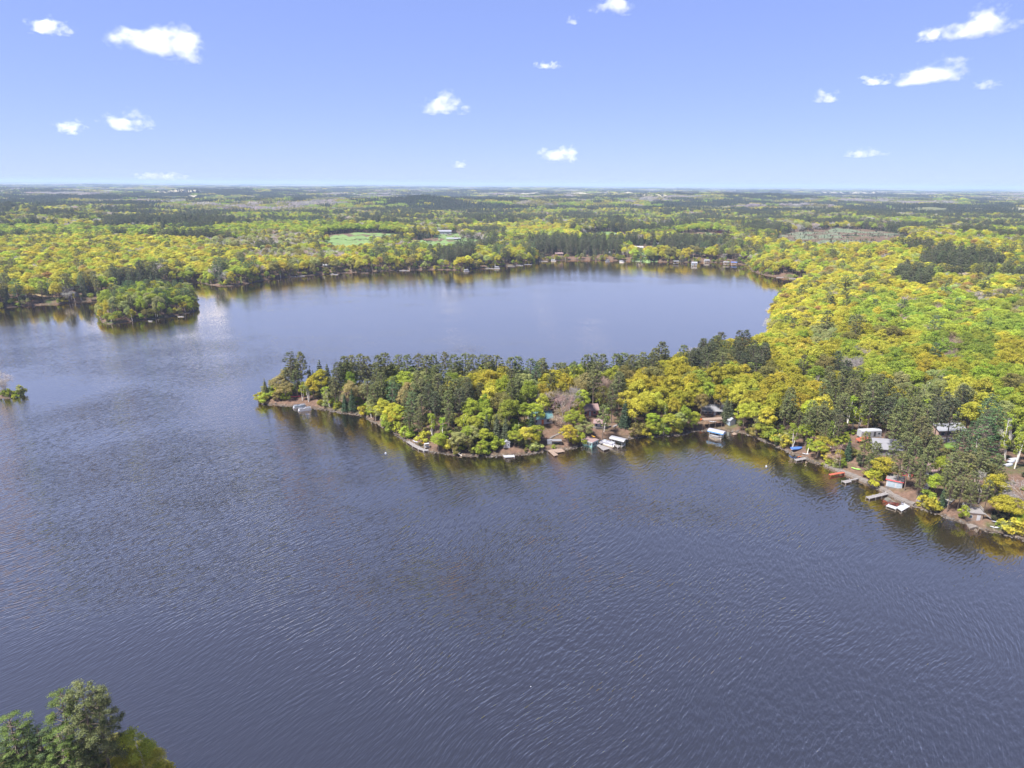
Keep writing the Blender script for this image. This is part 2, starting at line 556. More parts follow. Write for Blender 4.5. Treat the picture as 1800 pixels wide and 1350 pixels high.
# ------------------------------------------------------------------ clouds
def cloud_mat():
    m, nt, o = newmat("cloud_vapour")
    tc = nt.nodes.new("ShaderNodeTexCoord")
    oi = nt.nodes.new("ShaderNodeObjectInfo")
    ab = nt.nodes.new("ShaderNodeAttribute")
    ab.attribute_type, ab.attribute_name = 'OBJECT', "thin"
    asp = nt.nodes.new("ShaderNodeAttribute")
    asp.attribute_type, asp.attribute_name = 'OBJECT', "aspect"
    sc = nt.nodes.new("ShaderNodeVectorMath")
    sc.operation = 'MULTIPLY'
    nt.links.new(tc.outputs["Object"], sc.inputs[0])
    nt.links.new(asp.outputs["Vector"], sc.inputs[1])
    mw = nt.nodes.new("ShaderNodeMath")
    mw.operation = 'MULTIPLY'
    mw.inputs[1].default_value = 60
    nt.links.new(oi.outputs["Random"], mw.inputs[0])
    def n4(scale, det):
        n = nt.nodes.new("ShaderNodeTexNoise")
        n.noise_dimensions = '4D'
        n.inputs["Scale"].default_value = scale
        n.inputs["Detail"].default_value = det
        n.inputs["Roughness"].default_value = 0.62
        nt.links.new(sc.outputs[0], n.inputs["Vector"])
        nt.links.new(mw.outputs[0], n.inputs["W"])
        return n.outputs[0]
    big = n4(1.7, 5.0)
    ln = nt.nodes.new("ShaderNodeVectorMath")
    ln.operation = 'LENGTH'
    nt.links.new(tc.outputs["Object"], ln.inputs[0])
    def mth(op, a, b):
        q = nt.nodes.new("ShaderNodeMath")
        q.operation = op
        for i, x in enumerate((a, b)):
            if isinstance(x, (int, float)):
                q.inputs[i].default_value = x
            else:
                nt.links.new(x, q.inputs[i])
        return q.outputs[0]
    f = mth('SUBTRACT', mth('ADD', mth('MULTIPLY', big, 3.0), -0.92), ln.outputs["Value"])
    # flat base
    sp = nt.nodes.new("ShaderNodeSeparateXYZ")
    nt.links.new(tc.outputs["Object"], sp.inputs[0])
    base = mth('MULTIPLY', mth('MAXIMUM', mth('SUBTRACT', -0.28, sp.outputs[2]), 0.0), 3.0)
    f = mth('SUBTRACT', f, base)
    mr = nt.nodes.new("ShaderNodeMapRange")
    mr.interpolation_type = 'SMOOTHSTEP'
    mr.inputs[1].default_value, mr.inputs[2].default_value = 0.0, 0.70
    nt.links.new(f, mr.inputs[0])
    edge = nt.nodes.new("ShaderNodeMapRange")
    edge.interpolation_type = 'SMOOTHSTEP'
    edge.inputs[1].default_value, edge.inputs[2].default_value = 0.98, 0.80
    nt.links.new(ln.outputs["Value"], edge.inputs[0])
    dens = mth('MULTIPLY', mth('MULTIPLY', mr.outputs[0], edge.outputs[0]), ab.outputs["Fac"])
    v = nt.nodes.new("ShaderNodeVolumePrincipled")
    v.inputs["Color"].default_value = (1, 1, 1, 1)
    v.inputs["Anisotropy"].default_value = 0.25
    nt.links.new(dens, v.inputs["Density"])
    nt.links.new(v.outputs[0], o.inputs[1])
    return m

# px, py, half width px, half height px, optical density, description
CLOUDS = [
 (86, 50, 44, 20, 1.0, "flat lens shaped white cloud in the upper corner above the far shore island"),
 (290, 86, 92, 42, 1.4, "largest puffy white cloud, high over the island side of the lake"),
 (124, 228, 34, 19, 1.0, "small rounded white cloud low beside a slightly wider one over the island"),
 (221, 218, 54, 24, 1.0, "small domed white cloud low over the far shore beyond the island"),
 (780, 190, 58, 26, 1.1, "single white cloud with a trailing tail high over the middle of the lake"),
 (986, 277, 44, 22, 1.1, "lowest small puffy cloud, just above the horizon beyond the lake's far bay"),
 (1076, 14, 50, 26, 1.0, "torn slanting wisp of cloud cut by the upper edge of the sky"),
 (1008, 37, 16, 9, 0.35, "faint tiny scrap of cloud beside the torn slanting wisp"),
 (962, 116, 34, 8, 0.45, "thin flat streak of cloud above the middle of the lake"),
 (1728, 43, 80, 36, 1.5, "dense bright white cloud in the upper corner above the hillside forest"),
 (1634, 65, 32, 16, 1.2, "small compact cloud tucked beside the dense bright one"),
 (1643, 131, 66, 34, 1.5, "bright pointed white cloud over the hillside forest, below the dense one"),
 (1537, 143, 36, 13, 0.8, "small ragged cloud beside the bright pointed one"),
 (1454, 172, 30, 16, 0.8, "small faint puff of cloud farthest from the hillside in its group"),
 (1728, 152, 34, 12, 0.35, "thin slanting wisp under the bright pointed cloud"),
 (1520, 271, 46, 11, 0.35, "pale veil of cloud low over the marsh clearing"),
 (285, 312, 60, 11, 0.35, "greyish low veil of cloud resting on the horizon beyond the island"),
 (806, 291, 22, 9, 0.4, "faint tiny puff low over the far shore fields"),
]
def build_clouds():
    cm = cloud_mat()
    me0 = MB().box(-1, 1, -1, 1, -1, 1).build("cloud", cm).data
    bpy.data.objects.remove(bpy.data.objects["cloud"])
    for px, py, hw, hh, dens, lab in CLOUDS:
        d = ray(px, py)
        el = d[2] / math.hypot(d[0], d[1])
        dist = 1350.0 / max(el, 0.06)          # cloud base near 1350 m above the lake
        dist = min(dist, 17000)
        k = dist / math.hypot(d[0], d[1])
        c = d * k
        depth = k * np.dot(d, _F)
        sx, sz = hw / FPX * depth * 1.15, hh / FPX * depth * 1.4
        sy = max(sz * 1.2, sx * 0.55)
        o = bpy.data.objects.new("cloud", me0)
        COL.objects.link(o)
        o.location = (c[0], c[1], c[2] + CAM_H)
        o.rotation_euler = (0, 0, -math.atan2(d[0], d[1]))
        o.scale = (sx, sy, sz)
        o["thin"] = dens * 3.6 / (sz * 2)
        o["aspect"] = (sx / sz * 0.62, sy / sz * 0.62, 0.9)
        tag(o, lab, "cloud", "clouds in the sky")
build_clouds()

# ------------------------------------------------------------------ tree prototypes
def quads(P, N, size, r, aspect=(0.55, 1.0)):
    n = len(P)
    t = np.cross(N, r.normal(size=(n, 3)))
    t /= np.linalg.norm(t, axis=1, keepdims=True) + 1e-9
    b = np.cross(N, t)
    sz = np.asarray(size).reshape(-1, 1)
    a1 = sz * r.uniform(*aspect, (n, 1))
    j = lambda: r.uniform(0.7, 1.25, (n, 1))
    V = np.stack([P - t * a1 * 0.5 * j() - b * sz * 0.15, P + b * sz * -0.5 * j() + t * a1 * 0.1, P + t * a1 * 0.5 * j() + b * sz * 0.12, P + b * sz * 0.5 * j() - t * a1 * 0.1], 1).reshape(-1, 3)
    return V, np.arange(4 * n).reshape(-1, 4)

def unit(v):
    return v / (np.linalg.norm(v, axis=-1, keepdims=True) + 1e-9)

def lobed_crown(r, lobes, n, s0, s1, cen, up=0.35, shell=(0.7, 1.06)):
    lob = np.array([l[:3] for l in lobes])
    rad = np.array([l[3] for l in lobes])
    flat = np.array([l[4] if len(l) > 4 else 0.85 for l in lobes])
    w = rad ** 2
    k = r.choice(len(lobes), n, p=w / w.sum())
    out = unit(lob[k] - cen + 1e-3)
    d = unit(r.normal(size=(n, 3)) + 0.75 * out + np.array((0, 0, up)))
    q = d * (rad[k] * r.uniform(*shell, n))[:, None]
    q[:, 2] *= flat[k]
    P = lob[k] + q
    N = unit(d + 0.55 * r.normal(size=(n, 3)) + np.array((0, 0, 0.25)))
    V, F = quads(P, N, r.uniform(s0, s1, n), r)
    lv = np.clip(0.5 + 0.17 * r.normal(size=n) + 0.13 * r.normal(size=len(lobes))[k], 0, 1)
    return V, F, lv

def oak(seed, q=1.0):
    r = np.random.default_rng(seed)
    H = 15.0
    W = r.uniform(4.2, 5.4)
    cz, hz = 0.60 * H, 0.40 * H - 1.2
    lobes = []
    m = r.integers(20, 30)
    for i in range(m):
        a = 2.399 * i + r.uniform(-.3, .3)
        u = 1 - 1.45 * (i + 0.4) / m
        h = math.sqrt(max(0.04, 1 - u * u)) if u > -1 else 0.3
        lobes.append((math.cos(a) * h * W * 0.70 * r.uniform(.65, 1.22), math.sin(a) * h * W * 0.70 * r.uniform(.65, 1.22), cz + u * hz * 0.85 + r.uniform(-.8, .7), r.uniform(.85, 2.0), r.uniform(0.65, 1.05)))
    V, F, lv = lobed_crown(r, lobes, int(3700 * q), 0.25 / q ** .5, 0.64 / q ** .5, np.array((0, 0, cz - 2)), shell=(.45, 1.12))
    t = MB().tube((0, 0, -0.8), (0.2, 0.1, 0.38 * H), 0.32, 0.22)
    for l in lobes[::3]:
        t.tube((0.15, 0.1, H * r.uniform(.27, .38)), (l[0] * .85, l[1] * .85, l[2]), 0.13, 0.04, 5)
    return dict(H=H, W=W + 1, tr=t, V=V, F=F, lv=lv, bark=BARK, leaf=LEAF)

def red_pine(seed, q=1.0):
    r = np.random.default_rng(seed)
    H = 20.0
    t = MB().tube((0, 0, -0.8), (0.15, 0, H * .55), 0.27, 0.19).tube((0.15, 0, H * .55), (0.0, 0.1, H * .97), 0.19, 0.05)
    lobes, tip = [], []
    z = H * r.uniform(.36, .44)
    while z < H * .985:
        u = (z / H - .38) / .62
        L = (3.5 * (1 - u) ** .6 * (0.55 + 1.1 * min(u, .45)) + .5) * r.uniform(.85, 1.1)
        nb = r.integers(4, 6)
        a0 = r.uniform(0, 6.28)
        for k in range(nb):
            a = a0 + 6.283 * k / nb + r.uniform(-.35, .35)
            l = L * r.uniform(.65, 1.15)
            e = (math.cos(a) * l, math.sin(a) * l, z + l * r.uniform(.12, .42))
            t.tube((0.1, 0, z), (e[0] * .9, e[1] * .9, e[2] - .1), 0.055, 0.03, 4)
            lobes.append((*e, r.uniform(.6, 1.0), .7))
            if l > 2.2:
                lobes.append((e[0] * .55, e[1] * .55, e[2] - l * .1 + .2, r.uniform(.5, .8), .6))
        z += r.uniform(.75, 1.1)
    lobes.append((0, .1, H * .97, .7, 1.1))
    n = int(2700 * q)
    V, F, lv = lobed_crown(r, lobes, n, 0.22 / q ** .5, 0.58 / q ** .5, np.array((0, 0, H * .6)), up=0.5, shell=(.2, 1.1))
    return dict(H=H, W=4.2, tr=t, V=V, F=F, lv=lv, bark=BARK, leaf=NEEDLE)

def white_pine(seed, q=1.0):
    r = np.random.default_rng(seed)
    H = 21.0
    t = MB().tube((0, 0, -0.8), (0, 0.1, H * .5), 0.36, 0.24).tube((0, .1, H * .5), (0, 0, H * .98), 0.24, 0.05)
    lobes = []
    z = H * r.uniform(.16, .22)
    while z < H * .97:
        u = z / H
        L = (5.6 * (1 - u) ** .62 + .5) * r.uniform(.7, 1.1)
        nb = r.integers(4, 7)
        a0 = r.uniform(0, 6.28)
        for k in range(nb):
            a = a0 + 6.283 * k / nb + r.uniform(-.4, .4)
            l = L * r.uniform(.6, 1.15)
            rise = r.uniform(.02, .22)
            t.tube((0, 0, z), (math.cos(a) * l * .9, math.sin(a) * l * .9, z + l * rise - .1), 0.07, 0.03, 4)
            m = max(1, int(l / 1.25))
            for i in range(m):
                g = l * (1 - .26 * i)
                if g > .6:
                    lobes.append((math.cos(a) * g + r.uniform(-.3, .3), math.sin(a) * g + r.uniform(-.3, .3), z + g * rise + .15, r.uniform(.65, 1.05) * (1 - .1 * i), .38))
        z += r.uniform(1.05, 1.75) * (1.15 - .5 * u)
    n = int(3200 * q)
    V, F, lv = lobed_crown(r, lobes, n, 0.22 / q ** .5, 0.58 / q ** .5, np.array((0, 0, H * .5)), up=0.5, shell=(.25, 1.1))
    return dict(H=H, W=5.8, tr=t, V=V, F=F, lv=lv, bark=BARK, leaf=NEEDLE)

def spruce(seed, q=1.0):
    r = np.random.default_rng(seed)
    H = 13.0
    t = MB().tube((0, 0, -0.8), (0, 0, H * .9), 0.22, 0.03)
    n = int(2000 * q)
    u = 1 - np.sqrt(r.uniform(0, 1, n))
    u = .06 + .94 * u
    lay = np.round(u * 17 + r.normal(0, .12, n)) / 17
    a = r.uniform(0, 6.283, n)
    spoke = np.round(a / 6.283 * 9 + lay * 7) / 9 * 6.283 - lay * 4.9
    a = np.where(r.uniform(size=n) < .6, spoke + r.normal(0, .16, n), a)
    rad = (2.7 * (1 - lay) + .12) * r.uniform(.35, 1.08, n) * (1 + .12 * np.sin(5 * a + seed))
    z = H * lay - rad * .28 + r.normal(0, .1, n) + .3
    P = np.stack([np.cos(a) * rad, np.sin(a) * rad, z], 1)
    N = unit(np.stack([np.cos(a) * .5, np.sin(a) * .5, np.full(n, .8)], 1) + .4 * r.normal(size=(n, 3)))
    V, F = quads(P, N, r.uniform(.3, .7, n) / q ** .5, r)
    return dict(H=H, W=2.8, tr=t, V=V, F=F, lv=np.clip(.5 + .2 * r.normal(size=n), 0, 1), bark=BARK, leaf=NEEDLE)

def birch(seed, q=1.0):
    r = np.random.default_rng(seed)
    H = 13.0
    lean = r.uniform(-.9, .9, 2)
    t = MB()
    lobes = []
    stems = r.integers(1, 4)
    for s in range(stems):
        a = r.uniform(0, 6.283)
        sp = (.9 if stems > 1 else .3)
        top = np.array((lean[0] + math.cos(a) * sp * 1.4, lean[1] + math.sin(a) * sp * 1.4, H * r.uniform(.8, .93)))
        mid = top * .5 + np.array((r.uniform(-.25, .25), r.uniform(-.25, .25), 0))
        t.tube((s * .2, 0, -.6), mid, .16, .11, 6).tube(mid, top, .11, .03, 5)
        for k in range(7):
            g = r.uniform(.42, 1.0)
            c = top * g
            a2 = r.uniform(0, 6.283)
            l = r.uniform(.6, 1.9) * (1.25 - g * .75)
            e = c + np.array((math.cos(a2) * l, math.sin(a2) * l, .5))
            t.tube(c - np.array((0, 0, .3)), e, .04, .015, 4)
            lobes.append((*e, r.uniform(.65, 1.2), 1.0))
    V, F, lv = lobed_crown(r, lobes, int(1250 * q), 0.28 / q ** .5, 0.6 / q ** .5, np.array((0, 0, H * .55)), up=0.1, shell=(.25, 1.15))
    return dict(H=H, W=2.6, tr=t, V=V, F=F, lv=lv, bark=PALEBARK, leaf=LEAF)

def bare(seed, q=1.0):
    r = np.random.default_rng(seed)
    H = 14.0
    t = MB()
    ends = []
    def grow(p, d, L, rad, lev):
        e = p + d * L
        t.tube(p, e, rad, rad * .6, 5 if lev < 2 else 3)
        if lev == 4:
            ends.append((e, d))
            return
        for k in range(3 if lev < 3 else 2):
            nd = unit(d + .62 * r.normal(size=3) + np.array((0, 0, .18)))
            grow(p + d * L * r.uniform(.55, 1), nd, L * r.uniform(.55, .75), rad * .55, lev + 1)
    grow(np.array((0, 0, -.6)), unit(np.array((.03, .02, 1.0))), H * .36, .22, 0)
    E = np.array([e for e, d in ends])
    D = np.array([d for e, d in ends])
    n = int(900 * q)
    k = r.choice(len(E), n)
    P = E[k] + r.normal(0, .5, (n, 3))
    g = unit(D[k] + .5 * r.normal(size=(n, 3)))
    side = unit(np.cross(g, r.normal(size=(n, 3))))
    L = r.uniform(.4, 1.0, (n, 1)) / q ** .3
    V = np.stack([P - g * L * .5 - side * .045, P - g * L * .5 + side * .045, P + g * L * .5 + side * .02, P + g * L * .5 - side * .02], 1).reshape(-1, 3)
    F = np.arange(4 * n).reshape(-1, 4)
    return dict(H=max(H * .8, E[:, 2].max()), W=4.0, tr=t, V=V, F=F, lv=np.clip(.5 + .2 * r.normal(size=n), 0, 1), bark=GREYBARK, leaf=LEAF)

def dead_birch(seed, q=1.0):
    r = np.random.default_rng(seed)
    t = MB().tube((0, 0, -.6), (.3, .1, 7), .17, .12, 6).tube((.3, .1, 7), (.1, .3, 12.5), .12, .03, 5)
    n = 0
    P = []
    for k in range(11):
        z = r.uniform(5, 11.5)
        a = r.uniform(0, 6.28)
        l = r.uniform(1.2, 2.6) * (1.3 - z / 13)
        e = np.array((.25 + math.cos(a) * l, .15 + math.sin(a) * l, z + l * .8))
        t.tube((.25, .15, z), e, .05, .02, 4)
        P += [e + r.normal(0, .35, 3) for _ in range(16)]
    P = np.array(P)
    n = len(P)
    g = unit(r.normal(size=(n, 3)) + np.array((0, 0, .8)))
    side = unit(np.cross(g, r.normal(size=(n, 3))))
    V = np.stack([P - g * .4 - side * .03, P - g * .4 + side * .03, P + g * .4 + side * .015, P + g * .4 - side * .015], 1).reshape(-1, 3)
    return dict(H=12.8, W=2.0, tr=t, V=V, F=np.arange(4 * n).reshape(-1, 4), lv=r.uniform(.3, .7, n), bark=PALEBARK, leaf=LEAF)

def bush(seed, q=1.0):
    r = np.random.default_rng(seed)
    H = 4.0
    lobes = []
    t = MB()
    for k in range(9):
        a = r.uniform(0, 6.28)
        l = r.uniform(0, 1.7)
        z = r.uniform(.7, 3.1) * (1.1 - .2 * l)
        lobes.append((math.cos(a) * l, math.sin(a) * l, z, r.uniform(.55, .95), .9))
        t.tube((0, 0, -.4), lobes[-1][:3], .05, .02, 4)
    V, F, lv = lobed_crown(r, lobes, int(750 * q), 0.25 / q ** .5, 0.55 / q ** .5, np.array((0, 0, 1)), shell=(.35, 1.1))
    return dict(H=H, W=2.3, tr=t, V=V, F=F, lv=lv, bark=BARK, leaf=LEAF)

SPEC = {  # code: (builder, variants, name, category, nominal height, trunk name)
 'O': (oak, 12, "oak_tree", "oak tree", 15.0),
 'P': (red_pine, 6, "pine_tree", "pine tree", 20.0),
 'W': (white_pine, 4, "white_pine", "white pine", 20.0),
 'S': (spruce, 3, "spruce_tree", "spruce tree", 13.0),
 'B': (birch, 5, "birch_tree", "birch tree", 12.5),
 'D': (bare, 3, "bare_tree", "bare tree", 13.5),
 'X': (dead_birch, 1, "dead_birch", "dead birch", 12.0),
 'U': (bush, 4, "shrub", "shrub", 4.0),
}
PROTO = {}
FOREST_COL = bpy.data.collections.new("forest_trees")
FOREST_IDX = {}
def add_proto(code, k, p, forest=True):
    tm = np_mesh("trunk", p['tr'].v, p['tr'].f, [p['bark']])
    cm = np_mesh("crown", p['V'], p['F'], [p['leaf']], p['lv'])
    PROTO[(code, k)] = (tm, cm, p['H'], p['W'])
    if forest:
        nv, nf = len(p['V']), len(p['F'])
        V = np.concatenate([p['V'], np.array(p['tr'].v)])
        F = p['F'].tolist() + [tuple(i + nv for i in f) for f in p['tr'].f]
        lv = np.concatenate([p['lv'], np.full(len(p['tr'].f), .5)])
        mi = np.concatenate([np.zeros(nf), np.ones(len(p['tr'].f))])
        me = np_mesh("forest_tree", V, F, [p['leaf'], p['bark']], lv, mi)
        o = bpy.data.objects.new("forest_tree_%03d" % len(FOREST_IDX), me)
        FOREST_COL.objects.link(o)
        FOREST_IDX[(code, k)] = len(FOREST_IDX)
for code, sp in SPEC.items():
    for k in range(sp[1]):
        add_proto(code, k, sp[0](100 * ord(code) + k))
# denser versions for the few trees close below the camera
for code, k in (('P', 90), ('P', 91), ('W', 90), ('W', 91), ('B', 90), ('U', 90), ('U', 91), ('O', 90)):
    add_proto(code, k, SPEC[code][0](100 * ord(code) + k, 7.0), False)
# far clumps: many small trees in one patch, used beyond 2.4 km
def clump(seed, conifer):
    r = np.random.default_rng(seed)
    Vs, Fs, L = [], [], []
    b = 0
    for k in range(26):
        x, y = r.uniform(-24, 24, 2)
        h = r.uniform(10, 17) if not conifer else r.uniform(12, 20)
        n = 34
        d = unit(r.normal(size=(n, 3)))
        d[:, 2] = np.abs(d[:, 2])
        if conifer:
            u = r.uniform(0, 1, n)
            P = np.stack([x + d[:, 0] * 3.2 * (1 - u), y + d[:, 1] * 3.2 * (1 - u), h * (.25 + .75 * u)], 1)
        else:
            P = np.stack([x + d[:, 0] * 4.6, y + d[:, 1] * 4.6, h * .5 + d[:, 2] * h * .5], 1)
        V, F = quads(P, unit(d + .4 * r.normal(size=(n, 3))), r.uniform(2.0, 3.4, n), r)
        Vs.append(V)
        Fs.append(F + b)
        b += len(V)
        L.append(np.clip(.5 + .16 * r.normal() + .1 * r.normal(size=n), 0, 1))
    return np.concatenate(Vs), np.concatenate(Fs), np.concatenate(L)
CLUMP_COL = bpy.data.collections.new("forest_clumps")
for k in range(8):
    V, F, L = clump(900 + k, k >= 5)
    me = np_mesh("forest_clump", V, F, [LEAF], L)
    o = bpy.data.objects.new("forest_clump_%03d" % k, me)
    CLUMP_COL.objects.link(o)

# ------------------------------------------------------------------ scattering on points
def scatter_group(name, coll):
    ng = bpy.data.node_groups.new(name, 'GeometryNodeTree')
    ng.interface.new_socket("Geometry", in_out='INPUT', socket_type='NodeSocketGeometry')
    ng.interface.new_socket("Geometry", in_out='OUTPUT', socket_type='NodeSocketGeometry')
    N = ng.nodes.new
    i, o = N("NodeGroupInput"), N("NodeGroupOutput")
    ip = N("GeometryNodeInstanceOnPoints")
    ci = N("GeometryNodeCollectionInfo")
    ci.inputs[0].default_value = coll
    ci.inputs["Separate Children"].default_value = True
    ci.inputs["Reset Children"].default_value = True
    def attr(nm, typ):
        a = N("GeometryNodeInputNamedAttribute")
        a.data_type = typ
        a.inputs[0].default_value = nm
        return [s for s in a.outputs if s.enabled and s.name == "Attribute"][0]
    L = ng.links.new
    L(i.outputs[0], ip.inputs["Points"])
    L(ci.outputs[0], ip.inputs["Instance"])
    ip.inputs["Pick Instance"].default_value = True
    L(attr("variant", 'INT'), ip.inputs["Instance Index"])
    L(attr("turn", 'FLOAT_VECTOR'), ip.inputs["Rotation"])
    L(attr("size", 'FLOAT_VECTOR'), ip.inputs["Scale"])
    L(ip.outputs[0], o.inputs[0])
    return ng
NG_TREES = scatter_group("scatter_trees", FOREST_COL)
NG_CLUMPS = scatter_group("scatter_clumps", CLUMP_COL)

def scatter(name, pts, variant, turn, size, tints, ng, label, cat):
    me = bpy.data.meshes.new(name)
    n = len(pts)
    me.vertices.add(n)
    me.vertices.foreach_set("co", np.asarray(pts, np.float32).ravel())
    me.attributes.new("variant", 'INT', 'POINT').data.foreach_set("value", np.asarray(variant, np.int32))
    t = np.zeros((n, 3), np.float32)
    t[:, 2] = turn
    me.attributes.new("turn", 'FLOAT_VECTOR', 'POINT').data.foreach_set("vector", t.ravel())
    me.attributes.new("size", 'FLOAT_VECTOR', 'POINT').data.foreach_set("vector", np.asarray(size, np.float32).ravel())
    c = np.ones((n, 4), np.float32)
    c[:, :3] = tints
    me.attributes.new("tint", 'FLOAT_COLOR', 'POINT').data.foreach_set("color", c.ravel())
    o = bpy.data.objects.new(name, me)
    COL.objects.link(o)
    md = o.modifiers.new("trees", 'NODES')
    md.node_group = ng
    tag(o, label, cat, None, "stuff")
    return o

# ------------------------------------------------------------------ the woods: colours, hand-placed trees, fill
PAL = {'gold': (.312, .290, .040), 'yellow': (.378, .368, .056), 'lime': (.262, .312, .046), 'green': (.195, .250, .042), 'pale': (.26, .280, .110),
       'olive': (.185, .175, .060), 'rust': (.26, .185, .065), 'pine': (.112, .124, .054), 'dark': (.072, .082, .048), 'blue': (.078, .120, .058),
       'spruce': (.044, .070, .042), 'bare': (.33, .30, .29), 'pink': (.33, .245, .20), 'sand': (.29, .25, .115), 'fir': (.105, .150, .050)}
WORD = {'gold': "golden", 'yellow': "bright yellow", 'lime': "lime green", 'green': "fresh green", 'pale': "pale green", 'olive': "olive brown", 'rust': "rusty",
        'pine': "olive", 'dark': "very dark", 'blue': "blue green", 'spruce': "dark green", 'bare': "pale grey", 'pink': "pinkish", 'sand': "sandy yellow", 'fir': "mid green"}
KINDWORD = {'O': "oak", 'P': "red pine", 'W': "white pine", 'S': "spruce", 'B': "birch", 'D': "leafless tree", 'X': "bare white birch", 'U': "shrub"}
